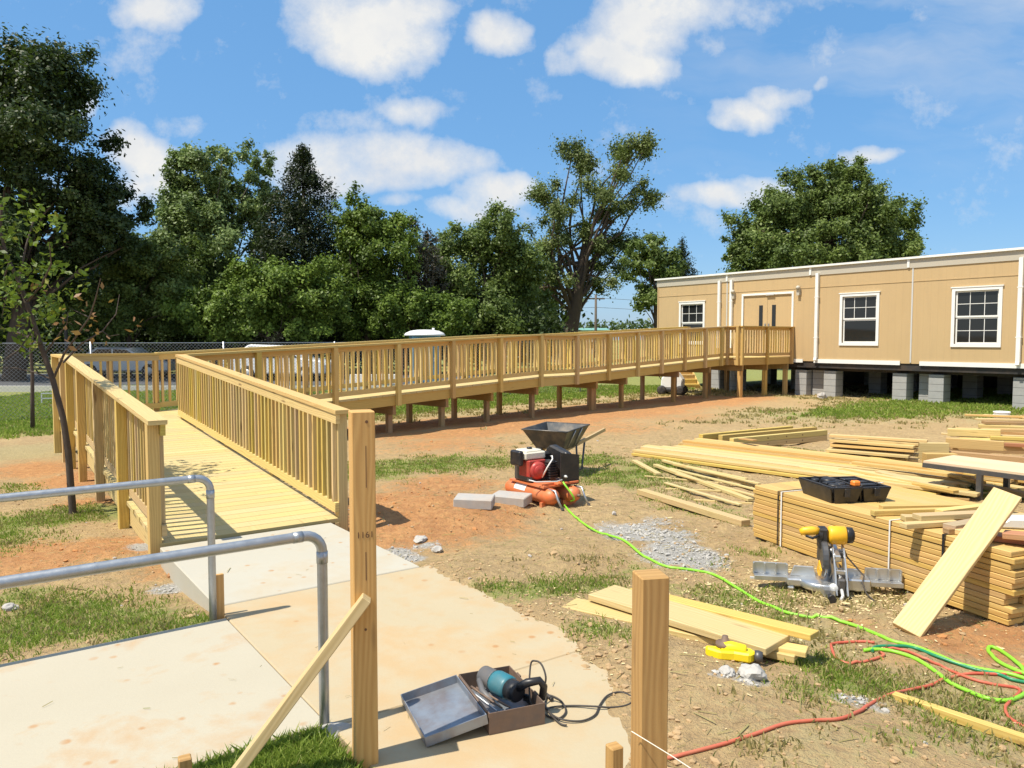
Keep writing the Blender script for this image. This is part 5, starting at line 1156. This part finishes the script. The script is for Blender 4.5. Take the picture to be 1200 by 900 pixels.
MB().tube([(.07, -.22, .06), (.07, -.27, .03), (.05, -.29, .005)], .012, 8).build('bevel_lever', 'light_metal', ms)
arm = MB().prism([(-.06, .02), (.05, .02), (.10, .12), (.06, .27), (.0, .29), (-.03, .16)], (.06, .16, .04), Y, UP, X, .07).prism([(.0, .0), (.30, -.06), (.31, -.01), (.02, .06)], (.06, .20, .28), -Y, UP, X, .05).bar((.10, .12, .10), (.02, -.02, .30), .05, .05); arm.build('tilt_bracket', 'aluminium', ms, bevel=.008)
MB().lathe([(.04, 0), (.045, .02), (.03, .04)], (.10, .14, .11), X, 14).lathe([(.03, 0), (.03, .05)], (.0, .02, .26), -Y, 14).build('pivot', 'steel_dark', ms)
MB().lathe([(.125, -.004), (.127, 0), (.125, .004)], (-.03, -.02, .22), X, 40).build('blade', 'galvanised', ms)
gpts = [(math.cos(a) * .14, math.sin(a) * .14) for a in np.linspace(-.25, math.pi + .3, 16)]
MB().prism(gpts, (-.03, -.02, .22), Y, UP, X, .05).build('blade_guard', 'steel_dark', ms, bevel=.008)
MB().prism([(math.cos(a) * .12, math.sin(a) * .12) for a in np.linspace(math.pi + .5, 2 * math.pi - .9, 8)] + [(0, -.01)], (-.06, -.02, .22), Y, UP, X, .008).build('lower_guard', 'yellow_plastic', ms)
mt = MB().lathe([(.03, -.0), (.062, .01), (.066, .03), (.066, .13), (.055, .14)], (.0, -.0, .39), X + UP * .03, 24).build('motor', 'yellow_plastic', ms)
MB().lathe([(.056, .14), (.058, .15), (.055, .185), (.03, .20)], (.0, .0, .39), X + UP * .03, 20).build('motor_cap', 'black_plastic', mt)
MB().abox(-.07, .0, -.055, .055, .29, .445).lathe([(.06, 0), (.065, .03), (.05, .05)], (-.03, 0, .39), -X, 18).build('gear_housing', 'black_plastic', ms, bevel=.015)
MB().tube([(-.07, -.02, .42), (-.12, -.03, .423), (-.18, -.03, .417), (-.21, -.03, .405)], [.026, .032, .03, .022], 12).build('handle', 'yellow_plastic', ms)
MB().tube([(-.07, -.05, .395), (-.12, -.06, .375), (-.17, -.05, .39)], .010, 8).build('trigger_guard', 'black_plastic', ms)
MB().abox(.07, .13, -.06, .02, .24, .285).build('dust_port', 'black_plastic', ms, bevel=.008)
MB().tube([(.12, 0, .31), (.15, .0, .24), (.22, -.04, .17), (.26, -.08, .13), (.24, -.12, .09), (.26, -.16, .03), (.30, -.24, .0), (.33, -.36, -.0), (.28, -.42, .0)], .006, 7).build('power_cord', 'cord_black', ms)

# ------------------------------------------------------------------ steel case with hammer drill on the walk
Bx = V((-.095, 3.115, .002)); tc = thing('drill_case', 'open battered steel tool case with its lid folded flat on the walk', 'tool case', Bx, math.atan2(.374, .927))
Wc, Lc, Hc = .255, .41, .092
s = MB(); t = .004; s.abox(0, Wc, 0, t, .0045, Hc).abox(0, Wc, Lc - t, Lc, .0045, Hc).abox(0, t, t, Lc - t, .0045, Hc).abox(Wc - t, Wc, t, Lc - t, .0045, Hc).abox(0, Wc, 0, Lc, 0, t); s.build('tray', 'case_rust', tc)
MB().abox(t + .001, Wc - t - .001, t + .001, Lc - t - .001, .0045, .012).build('liner', 'case_steel', tc)
ld = bpy.data.objects.new('lid', None)
ang = math.asin((Hc - .045) / .27); ax = V((-math.cos(ang), 0, -math.sin(ang))); nz = V((-math.sin(ang), 0, math.cos(ang)))
h0 = V((-.004, 0, Hc - .042)); l = MB()
def lp_(a, b, c, d, e, f): # lid box in (along ax, y, along normal)
    l.box(h0 + ax * ((a + b) / 2) + Y * ((c + d) / 2) + nz * ((e + f) / 2), ax, Y, nz, (b - a, d - c, f - e))
lp_(0, .27, 0, Lc, 0, .004); lp_(0, .27, 0, .004, .0045, .042); lp_(0, .27, Lc - .004, Lc, .0045, .042); lp_(0, .004, .0045, Lc - .0045, .0045, .042); lp_(.266, .27, .0045, Lc - .0045, .0045, .042)
ldo = l.build('lid', 'case_steel', tc)
MB().tube([(-.004, 0.02, Hc), (-.004, Lc - .02, Hc)], .005, 6).build('hinge', 'case_rust', tc)
l2 = MB(); 
for y in (.1, .3): l2.abox(Wc, Wc + .006, y - .02, y + .02, .05, .095)
l2.build('latch', 'case_rust', tc)
hb = MB(); hb.abox(.02, .10, .05, .26, .013, .055).abox(.11, .2, .02, .10, .013, .05).build('compartment', 'case_steel', tc, bevel=.004)
# drill lies along the case, nose to the far end
dr = thing('hammer_drill', 'worn teal and grey hammer drill lying in the open steel case', 'drill', (0, 0, 0)); dr.location = Bx; dr.rotation_euler = tc.rotation_euler; ROOTM[dr.name] = ROOTM[tc.name]
da = V((.30, -1, .03)).normalized(); dn = V((.105, .385, .085))
MB().lathe([(.018, 0), (.032, .006), (.045, .02), (.047, .10), (.052, .11)], dn, da, 18).build('nose', 'grey_plastic', dr)
MB().lathe([(.050, .11), (.054, .125), (.054, .20), (.047, .215)], dn, da, 20).build('body', 'teal_plastic', dr)
MB().lathe([(.047, .215), (.046, .26), (.036, .275)], dn, da, 18).build('motor_end', 'black_plastic', dr)
e0 = dn + da * .255; MB().tube([e0 + V((.0, 0, .015)), e0 + V((.035, -.045, .055)), e0 + V((.085, -.065, .065)), e0 + V((.11, -.055, .03)), e0 + V((.115, -.03, -.03)), e0 + V((.10, .0, -.055)), e0 + V((.05, .03, -.045))], [.02, .019, .017, .017, .018, .018, .016], 10).build('handle', 'black_plastic', dr)
MB().tube([dn + da * .06 + V((-.05, 0, 0)), dn + da * .09 + V((-.07, -.05, -.02)), dn + da * .1 + V((-.06, -.13, -.03))], [.014, .015, .013], 8).build('side_handle', 'grey_plastic', dr)
for k, (a, b, lab) in enumerate((((.035, .33, .06), (.08, .06, .075), 'long rusty drill bit lying lengthwise in the steel case'), ((.05, .30, .065), (.11, .04, .08), 'second rusty drill bit crossing beside the first in the case'), ((.02, .28, .06), (.055, .05, .07), 'slim grey drill bit along the hinge side of the case'))):
    a, b = V(a), V(b); mb = MB().tube([a, a.lerp(b, .2), a.lerp(b, .21), b], [.006, .006, .0045, .004], 8); o = mb.build('drill_bit', ['case_rust', 'case_rust', 'galvanised'][k]); o.location = Bx; o.rotation_euler = tc.rotation_euler; tag(o, lab, 'drill bit', 'drill bits in the case')
# cord: up out of the handle, over the case edge, looping on the walk
def inv(pw): return ROOTM[dr.name] @ V(pw)
ch = inv(e0 + V((.115, -.05, .02)))
def zc(px, py, z=.008): return at_z(px, py, z)
cp = [ch, ch + V((.006, .0, .05)), ch + V((-.01, .03, .09)), ch + V((-.035, .05, .10)), ch + V((-.06, .06, .075)), zc(622, 823, .06), zc(640, 838), zc(654, 842), zc(663, 834), zc(658, 822), zc(645, 815), zc(640, 818), zc(640, 830), zc(655, 842, .014), zc(680, 845, .008), zc(697, 838), zc(703, 826), zc(712, 815), zc(726, 811), zc(738, 815), zc(741, 822), zc(732, 827), zc(715, 829), zc(700, 828, .014), zc(675, 827), zc(652, 828), zc(642, 832, .012), zc(655, 847), zc(664, 850)]
def smooth_path(P, k=5, rounds=1):
    P = [V(p) for p in P]; out = []
    for i in range(len(P) - 1):
        p0, p1, p2, p3 = P[max(i - 1, 0)], P[i], P[i + 1], P[min(i + 2, len(P) - 1)]
        for j in range(k):
            t = j / k; out.append(.5 * ((2 * p1) + (p2 - p0) * t + (2 * p0 - 5 * p1 + 4 * p2 - p3) * t * t + (3 * p1 - p0 - 3 * p2 + p3) * t ** 3))
    return out + [P[-1]]
MB().tube(smooth_path(cp, 6), .0042, 8).build('power_cord', 'cord_black', dr, world=True)
pp = zc(647, 820, .012); MB().tube([pp, pp + (zc(640, 813, .012) - pp) * 1.0], [.009, .007], 8).build('plug', 'cord_black', dr, world=True)

# yellow tool by the planks
p = gp(856, 772); yt = thing('yellow_tool', 'small yellow power tool with a dark knob lying by the planks', 'power tool', p, -.35)
MB().prism([(-.13, .0), (-.04, .02), (.02, .05), (.10, .04), (.13, .0), (.10, -.05), (.02, -.045), (-.05, -.06), (-.12, -.03)], (0, 0, .03), X, Y, UP, .05).tube([(-.05, 0, .05), (0, .0, .06), (.08, .0, .055)], [.03, .034, .028], 10).build('body', 'lemon_plastic', yt, bevel=.012)
MB().lathe([(.05, .055), (.048, .075), (.02, .085), (.015, .11), (.0, .112)], (-.03, .02, 0), UP, 16).build('knob', 'case_rust', yt); MB().lathe([(.03, 0), (.032, .02), (.025, .04)], (.12, 0, .03), X, 14).build('chuck', 'steel_dark', yt)

# ------------------------------------------------------------------ hoses
def hose(pts, r, mat, label, name='air_hose', cat='hose', k=6, extra=None):
    P = [gp(a, b, r * 1.0) for a, b in pts]
    if extra: P = extra + P
    for i, q in enumerate(smooth_path(P, k)): pass
    path = smooth_path(P, k)
    for q in path:
        g_ = gz(q.x, q.y) + r * .8
        if q.z < g_: q.z = g_
    return tag(MB().tube(path, r, 9).build(name, mat), label, cat, 'hoses on the dirt')
st0 = ROOTM[ac.name] @ V((.03, .09, .26))
hose([(660, 588), (668, 600), (682, 612), (702, 624), (730, 634), (755, 652), (782, 664), (812, 668), (838, 674), (862, 688), (890, 705), (920, 717), (952, 722), (985, 728), (1015, 738), (1045, 748), (1075, 758), (1100, 768), (1125, 778), (1155, 785), (1185, 790), (1215, 800)], .0105, 'green_hose', 'bright green hose snaking from the compressor across the dirt',
     extra=[st0, st0 + V((.0, -.08, .0)), ROOTM[ac.name] @ V((.05, -.06, .10))])
hose([(1012, 762), (1030, 761), (1050, 764), (1075, 773), (1098, 788), (1112, 799), (1135, 810), (1160, 819), (1185, 820), (1205, 806), (1200, 786), (1190, 775), (1172, 762), (1160, 758), (1159, 764), (1170, 775), (1190, 785), (1220, 796)], .0105, 'green_hose', 'bright green hose loop lying by the thin yellow stick')
hose([(1022, 763), (1026, 758), (1045, 757), (1072, 759), (1095, 768), (1120, 777), (1145, 785), (1170, 790), (1185, 796), (1205, 800), (1225, 806)], .009, 'dark_green_hose', 'dark green hose lying between the bright green ones')
hose([(760, 893), (789, 887), (820, 879), (850, 871), (885, 860), (920, 848), (955, 844), (985, 842), (1010, 832), (1040, 815), (1065, 811), (1090, 803), (1118, 793), (1140, 789), (1170, 790), (1200, 789), (1225, 791)], .008, 'red_hose', 'dusty red hose running from the short dark post toward the stick')
hose([(1025, 753), (1000, 752), (978, 754), (974, 760), (980, 770), (992, 777), (1010, 776), (1028, 771), (1036, 767), (1030, 764)], .008, 'red_hose', 'dusty red hose coiled back on the grass by the dark green hose')
hose([(1035, 760), (1060, 762), (1082, 770), (1110, 784), (1140, 796), (1165, 802), (1195, 808), (1185, 820), (1178, 830), (1184, 842), (1200, 851), (1225, 856)], .008, 'red_hose', 'dusty red hose curling round the loops at the frame edge')

# ------------------------------------------------------------------ stones, gravel, clods, grass
def rock(px, py, s, label, sz=(1, .8, .6), mat='stone', cat='rock', name='rock', group=None):
    p = gp(px, py); bm = bmesh.new(); bmesh.ops.create_icosphere(bm, subdivisions=3, radius=1)
    off = random.random() * 50
    for v in bm.verts:
        n = float(fbm(v.co.x * 1.7 + off, v.co.y * 1.7 + v.co.z * 2.3, 5)) - .5; v.co *= 1 + n * .9
        v.co = V((v.co.x * s * sz[0], v.co.y * s * sz[1], v.co.z * s * sz[2]))
    me = bpy.data.meshes.new(name); bm.to_mesh(me); bm.free(); me.materials.append(MAT[mat]); o = bpy.data.objects.new(name, me); COL.objects.link(o)
    o.location = (p.x, p.y, p.z + s * sz[2] * .35); o.rotation_euler = (0, 0, random.random() * 6); return tag(o, label, cat, group)
rock(881, 794, .062, 'pale grey rock lump beside the yellow power tool', (1, .9, .75), 'gravel'); rock(852, 790, .045, 'smaller grey rock next to the pale rock lump', mat='gravel')
rock(12, 714, .05, 'tan stone half sunk in the grass by the walk'); rock(493, 633, .07, 'flat grey broken concrete piece by the ramp pad', (1.2, .8, .4), 'gravel'); rock(512, 645, .05, 'small grey broken piece just beyond the flat one', mat='gravel')
rock(392, 868, .075, 'grey concrete lump at the foot of the bent handrail', (1, .8, .7), 'gravel'); rock(202, 676, .04, 'reddish stone beside the ramp pad edge', mat='cedar_board'); rock(963, 467, .18, 'tan sandstone lump on the grass before the block piers', (1, .7, .8))
def scatter(name, n, box, dens, size, mat, sink=.3):
    x = RS.uniform(box[0], box[1], n); y = box[2] * (box[3] / box[2]) ** RS.rand(n) if box[2] > 0 else RS.uniform(box[2], box[3], n); k = RS.rand(n) < dens(x, y); x, y = x[k], y[k]; z = ground_z(x, y); m = len(x)
    s = size * np.exp(np.clip(RS.normal(size=m) * .5, -1.2, 1.0)); bmi = bmesh.new(); bmesh.ops.create_icosphere(bmi, subdivisions=1, radius=1.); base = np.array([tuple(v.co) for v in bmi.verts]); f = np.array([[v.index for v in q.verts] for q in bmi.faces]); bmi.free()
    vs = base[None] * (RS.uniform(.62, 1.25, (m, 12, 1)) * RS.uniform(.7, 1.2, (m, 1, 3))) * s[:, None, None]
    th = RS.rand(m) * 6.28; c, sn = np.cos(th), np.sin(th); vx = vs[..., 0] * c[:, None] - vs[..., 1] * sn[:, None]; vy = vs[..., 0] * sn[:, None] + vs[..., 1] * c[:, None]; vz = vs[..., 2] * .65 + RS.normal(size=(m, 1)) * .1 * vx
    P = np.stack([vx + x[:, None], vy + y[:, None], vz + z[:, None] + (s * sink)[:, None]], 2).reshape(-1, 3)
    F = (f[None] + np.arange(m)[:, None, None] * 12).reshape(-1, 3)
    return tag(np_obj(name, np_mesh(name, P, F, mat)), None, None, None, 'stuff')
def onwalk(x, y):
    a, n = an(x, y); sd = n - lap_edge(a)
    return ((a > -.1) & (n > -1.56) & (((n < -.08) & (a < 1.75)) | ((a >= 1.75) & (sd < .0) & (n < .02)))) | ((a > 1.9) & (a < 3.5) & (n < -1.5)) | ((n > -1.6) & (n < .1) & (a < 0) & (a > -8))
bare = lambda x, y: np.where(onwalk(x, y), 0, np.clip(.55 + .6 * (fbm(x * 1.3, y * 1.3, 61) - .5) * 3 - sample(grass, x, y), 0, 1))
scatter('soil_clods', 30000, (-6, 9, 2.0, 13), lambda x, y: bare(x, y) * (1 - np.clip(sample(clay, x, y), 0, 1)), .0075, 'clods', .15); scatter('soil_clods', 1500, (-6, 9, 2.2, 14), lambda x, y: bare(x, y) * .7 * (fbm(x * 1.1, y * 1.1, 62) > .48), .016, 'clods', .1)
scatter('soil_clods', 9000, (-1, 3, 2.2, 6), lambda x, y: np.exp(-((an(x, y)[1] - lap_edge(an(x, y)[0]) - .12) / .14) ** 2) * (an(x, y)[0] > 1.6) * .9, .010, 'clods', .1)
scatter('clay_clods', 9000, (-6, 9, 2.2, 14), lambda x, y: np.where(onwalk(x, y), 0, np.clip(sample(clay, x, y) * 1.5 - .5, 0, 1)), .011, 'clay_clods', .15)
scatter('gravel', 60000, (-4, 5, 2.6, 9), lambda x, y: np.where(onwalk(x, y), 0, np.clip(sample(gravel, x, y) * 2 - .6, 0, 1)), .0085, 'gravel'); scatter('gravel', 2500, (-6, 9, 3, 16), lambda x, y: bare(x, y) * .25, .011, 'stone')
def blades(name, n, box, hmin, hmax, mat, thr, arr, wid=.004, tuft=.05):
    m0 = n // 7; x = RS.uniform(box[0], box[1], m0); y = box[2] * (box[3] / box[2]) ** RS.rand(m0)
    den = sample(arr, x, y) + (fbm(x * 3.1, y * 3.1, 71) - .5) * .9; k = (RS.rand(m0) < np.clip((den - thr) * 2.2, 0, 1)) & ~onwalk(x, y); x, y = x[k], y[k]
    x = np.repeat(x, 7) + RS.normal(size=len(x) * 7) * tuft * .6; y = np.repeat(y, 7) + RS.normal(size=len(y) * 7) * tuft * .6; k = ~onwalk(x, y); x, y = x[k], y[k]; m = len(x); z = ground_z(x, y) - .004
    h = RS.uniform(hmin, hmax, m); th = RS.rand(m) * 6.28; ln = RS.uniform(.2, .9, m) * h; w = wid * (1 + y * .12) * RS.uniform(.7, 1.3, m)
    px_, py_ = np.cos(th), np.sin(th); th2 = RS.rand(m) * 6.28; lx, ly = np.cos(th2), np.sin(th2)
    b = np.stack([x, y, z], 1); d = np.stack([px_ * w, py_ * w, 0 * w], 1); l1 = np.stack([lx * ln * .35, ly * ln * .35, h * .6], 1); l2 = np.stack([lx * ln, ly * ln, h * .95], 1)
    P = np.stack([b - d, b + d, b + l1 + d * .7, b + l2, b + l1 - d * .7], 1).reshape(-1, 3); F = np.arange(m * 5).reshape(m, 5)
    me = np_mesh(name, P, F, mat); at = me.attributes.new('rnd', 'FLOAT', 'FACE'); at.data.foreach_set('value', np.clip(RS.rand(m) * .97 + (RS.rand(m) > .9) * .1, 0, 1).astype(np.float32))
    return tag(np_obj(name, me), None, None, None, 'stuff')
blades('grass', 800000, (-7, 8, 2.3, 15), .010, .042, 'blade', .30, grass, .0026, .10)
blades('grass', 110000, (-2.2, 0, 2.2, 3.4), .02, .075, 'blade', .25, grass, .003, .06)
blades('dry_grass', 260000, (-7, 9, 2.3, 15), .015, .05, 'blade_dry', .30, np.maximum(dry, grass * .85))
blades('grass', 320000, (-16, 18, 14, 30), .04, .11, 'blade', .30, grass, .006, .12)
blades('dry_grass', 160000, (-16, 18, 14, 30), .03, .08, 'blade_dry', .3, np.maximum(dry * .9, grass * .7), .006, .12)

# sawdust, chips and straw lying about
def flat(name, n, cen, spread, size, asp, mat, rnd=False):
    x = RS.normal(cen[0], spread[0], n); y = RS.normal(cen[1], spread[1], n); k = (y > 2.1) & ((~onwalk(x, y)) | (RS.rand(n) < .03)); x, y = x[k], y[k]; m = len(x); z = np.maximum(ground_z(x, y), np.where(onwalk(x, y), .001, -9)) + .004
    th = RS.rand(m) * 6.28; s = size * np.exp(RS.normal(size=m) * .5); w = s * asp; c, sn = np.cos(th), np.sin(th); t_ = RS.normal(size=m) * .15 * s
    P = np.stack([np.stack([x - c * s - sn * w, y - sn * s + c * w, z + .002], 1), np.stack([x - c * s + sn * w, y - sn * s - c * w, z], 1), np.stack([x + c * s + sn * w, y + sn * s - c * w, z + np.abs(t_)], 1), np.stack([x + c * s - sn * w, y + sn * s + c * w, z + np.abs(t_) + .002], 1)], 1).reshape(-1, 3)
    me = np_mesh(name, P, np.arange(m * 4).reshape(m, 4), mat); at = me.attributes.new('rnd', 'FLOAT', 'FACE'); at.data.foreach_set('value', RS.rand(m).astype(np.float32)); return tag(np_obj(name, me), None, None, None, 'stuff')
flat('wood_chips', 2600, (2.3, 5.3), (.5, .35), .006, .5, 'wood_dust'); flat('wood_chips', 900, (1.0, 4.6), (.7, .5), .006, .5, 'wood_dust'); flat('wood_chips', 700, (3.6, 9.5), (1.5, 1.5), .012, .35, 'wood_dust')
flat('straw', 9000, (1.5, 5.), (2.2, 2.2), .018, .05, 'blade_dry'); flat('straw', 2500, (-3.5, 6.), (1.2, 1.6), .018, .05, 'blade_dry'); flat('straw', 5000, (2., 12.), (3.5, 3.), .03, .06, 'blade_dry')
for (px, py) in ((420, 760), (560, 745), (640, 760), (500, 720), (590, 790), (350, 720), (300, 830), (180, 800), (690, 830), (230, 860)):
    pass

# ------------------------------------------------------------------ sky, sun, camera
EL = math.radians(61.5); AZ = math.atan2(-.255, -.47)      # direction towards the sun in plan
sd_ = V((math.cos(EL) * math.cos(AZ), math.cos(EL) * math.sin(AZ), math.sin(EL)))
sl = bpy.data.lights.new('sun', 'SUN'); sl.energy = 4.5; sl.angle = math.radians(.53); sl.color = (1., .925, .79); so_ = bpy.data.objects.new('sun', sl); COL.objects.link(so_); so_.rotation_euler = (-sd_).to_track_quat('-Z', 'Y').to_euler()
wd = bpy.data.worlds.new('World'); scene.world = wd; wd.use_nodes = True; t = wd.node_tree; bg = t.nodes['Background']
sk = t.nodes.new('ShaderNodeTexSky'); sk.sky_type = 'NISHITA'; sk.sun_disc = False; sk.sun_elevation = EL; sk.sun_rotation = (math.pi / 2 - AZ) % (2 * math.pi); sk.air_density = 1.0; sk.dust_density = .6; sk.ozone_density = 2.0
tcw = t.nodes.new('ShaderNodeTexCoord').outputs['Generated']; sx = t.nodes.new('ShaderNodeSeparateXYZ'); lk(t, tcw, sx.inputs[0])
yy = mth(t, 'MAXIMUM', sx.outputs[1], .02); cu = mth(t, 'DIVIDE', sx.outputs[0], yy); cv = mth(t, 'DIVIDE', sx.outputs[2], yy)
cmb = t.nodes.new('ShaderNodeCombineXYZ'); lk(t, cu, cmb.inputs[0]); lk(t, cv, cmb.inputs[1]); uvw = cmb.outputs[0]
wn = nd(t, 'ShaderNodeTexNoise', _Scale=5.5, _Detail=4, _Roughness=.6); lk(t, uvw, wn.inputs['Vector'])
vs_ = nd(t, 'ShaderNodeVectorMath', operation='SUBTRACT'); lk(t, wn.outputs['Color'], vs_.inputs[0]); vs_.inputs[1].default_value = (.5, .5, .5)
vm = nd(t, 'ShaderNodeVectorMath', operation='MULTIPLY_ADD'); lk(t, vs_.outputs[0], vm.inputs[0]); vm.inputs[1].default_value = (.11, .085, 0); lk(t, uvw, vm.inputs[2])
CL = [(185, 2, 42, 20, 1.), (405, 20, 66, 36, 1.), (440, 48, 70, 36, 1.), (470, 22, 44, 30, 1.), (580, 46, 34, 20, 1.), (745, 22, 62, 44, 1.), (705, 60, 52, 26, 1.), (745, 75, 40, 22, .9), (655, 72, 20, 14, .8), (820, 5, 80, 30, .9), (838, 48, 28, 16, .7), (880, 128, 44, 19, 1.), (915, 108, 36, 15, .9), (850, 138, 30, 14, .9), (965, 98, 10, 10, .6),
      (862, 232, 56, 13, 1.), (890, 220, 40, 14, .9), (1022, 186, 26, 10, .9), (152, 178, 26, 24, 1.), (172, 198, 34, 24, 1.), (170, 225, 40, 18, 1.), (104, 120, 16, 18, .8), (225, 157, 30, 14, .55), (440, 190, 100, 27, 1.), (520, 192, 56, 24, 1.), (380, 195, 62, 28, .85), (480, 130, 36, 14, .75), (400, 150, 46, 18, .5), (440, 215, 80, 16, .9), (575, 232, 42, 19, 1.), (545, 250, 42, 14, .9), (605, 225, 26, 16, .9), (470, 240, 26, 9, .7), (690, 205, 60, 20, .4), (1060, 265, 22, 12, .5)]
ms_ = None
for (px, py, rx, ry, s) in CL:
    d = ray(px, py); mp = t.nodes.new('ShaderNodeMapping'); mp.vector_type = 'POINT'
    sxx, syy = FPX / rx / 1.5, FPX / ry / 1.5; mp.inputs['Scale'].default_value = (sxx, syy, 0); mp.inputs['Location'].default_value = (-d.x / d.y * sxx, -d.z / d.y * syy, 0); lk(t, vm.outputs[0], mp.inputs['Vector'])
    ln = nd(t, 'ShaderNodeVectorMath', operation='DOT_PRODUCT'); lk(t, mp.outputs[0], ln.inputs[0]); lk(t, mp.outputs[0], ln.inputs[1])
    e = mth(t, 'MULTIPLY', mth(t, 'MAXIMUM', mth(t, 'SUBTRACT', 1.0, ln.outputs['Value']), 0.), s)
    ms_ = e if ms_ is None else mth(t, 'SMOOTH_MAX', ms_, e, .25)
n2 = nd(t, 'ShaderNodeTexNoise', _Scale=9., _Detail=9, _Roughness=.66); lk(t, uvw, n2.inputs['Vector'])
dn_ = mth(t, 'ADD', ms_, mth(t, 'MULTIPLY', mth(t, 'SUBTRACT', n2.outputs['Fac'], .53), 1.9))
front_ = mth(t, 'GREATER_THAN', sx.outputs[1], .05)
cm = mth(t, 'MULTIPLY', ramp(t, dn_, ((.20, 0.), (.46, .42), (.95, 1.))), front_)
# thin high streaks
mp = t.nodes.new('ShaderNodeMapping'); mp.inputs['Scale'].default_value = (2.2, 9.5, 1); mp.inputs['Rotation'].default_value = (0, 0, -.30); lk(t, vm.outputs[0], mp.inputs['Vector'])
st_ = noise(t, mp.outputs[0], 1.6, 6, .55); d = ray(1040, 25); mp2 = t.nodes.new('ShaderNodeMapping'); mp2.inputs['Rotation'].default_value = (0, 0, -.15); lk(t, uvw, mp2.inputs['Vector'])
um = ramp(t, mth(t, 'ADD', cu, 0.), ((.12, 0.), (.34, 1.))); strk = mth(t, 'MULTIPLY', mth(t, 'MULTIPLY', ramp(t, st_, ((.42, 0.), (.72, 1.))), um), ramp(t, cv, ((.16, .0), (.42, .45))))
# unseen clouds added overhead and behind to raise the ambient light
nb = nd(t, 'ShaderNodeTexNoise', _Scale=2.6, _Detail=7, _Roughness=.6); lk(t, tcw, nb.inputs['Vector'])
fill_clouds = mth(t, 'MULTIPLY', ramp(t, nb.outputs['Fac'], ((.46, 0.), (.62, 1.))), mth(t, 'MAXIMUM', ramp(t, mth(t, 'SUBTRACT', .25, sx.outputs[1]), ((.0, 0.), (.2, 1.))), ramp(t, sx.outputs[2], ((.56, 0.), (.72, 1.)))))
cm2 = mth(t, 'MAXIMUM', mth(t, 'MAXIMUM', cm, mth(t, 'MULTIPLY', strk, front_)), fill_clouds)
# sky colour, and cloud tone shared with the added unseen clouds
hs = nd(t, 'ShaderNodeHueSaturation', _Saturation=1.25, _Value=1.0); lk(t, sk.outputs[0], hs.inputs['Color'])
n3 = noise(t, uvw, 7., 6, .6)
SKY_STR = .115; CB = 5.5
ccol = mixc(t, ramp(t, n3, ((.35, 0.), (.6, 1.))), (CB * .82, CB * .86, CB * .92), (CB, CB * .995, CB * .97))
lk(t, mixc(t, cm2, mixc(t, .6, hs.outputs[0], (1.18, 2.76, 5.1)), ccol), bg.inputs['Color']); bg.inputs['Strength'].default_value = SKY_STR
cd = bpy.data.cameras.new('camera'); cd.sensor_width = 36; cd.lens = FPX / 1200 * 36; cd.clip_start = .05; cd.clip_end = 5000; co = bpy.data.objects.new('camera', cd); COL.objects.link(co); co.location = CAM; co.rotation_euler = (math.pi / 2 - PITCH, 0, 0); scene.camera = co
scene.view_settings.view_transform = 'Standard'; scene.view_settings.look = 'None'; scene.view_settings.gamma = 1; scene.view_settings.use_curve_mapping = False; scene.view_settings.exposure = .5
scene.cycles.max_bounces = 6; scene.cycles.diffuse_bounces = 3; scene.cycles.transmission_bounces = 3; scene.cycles.transparent_max_bounces = 4
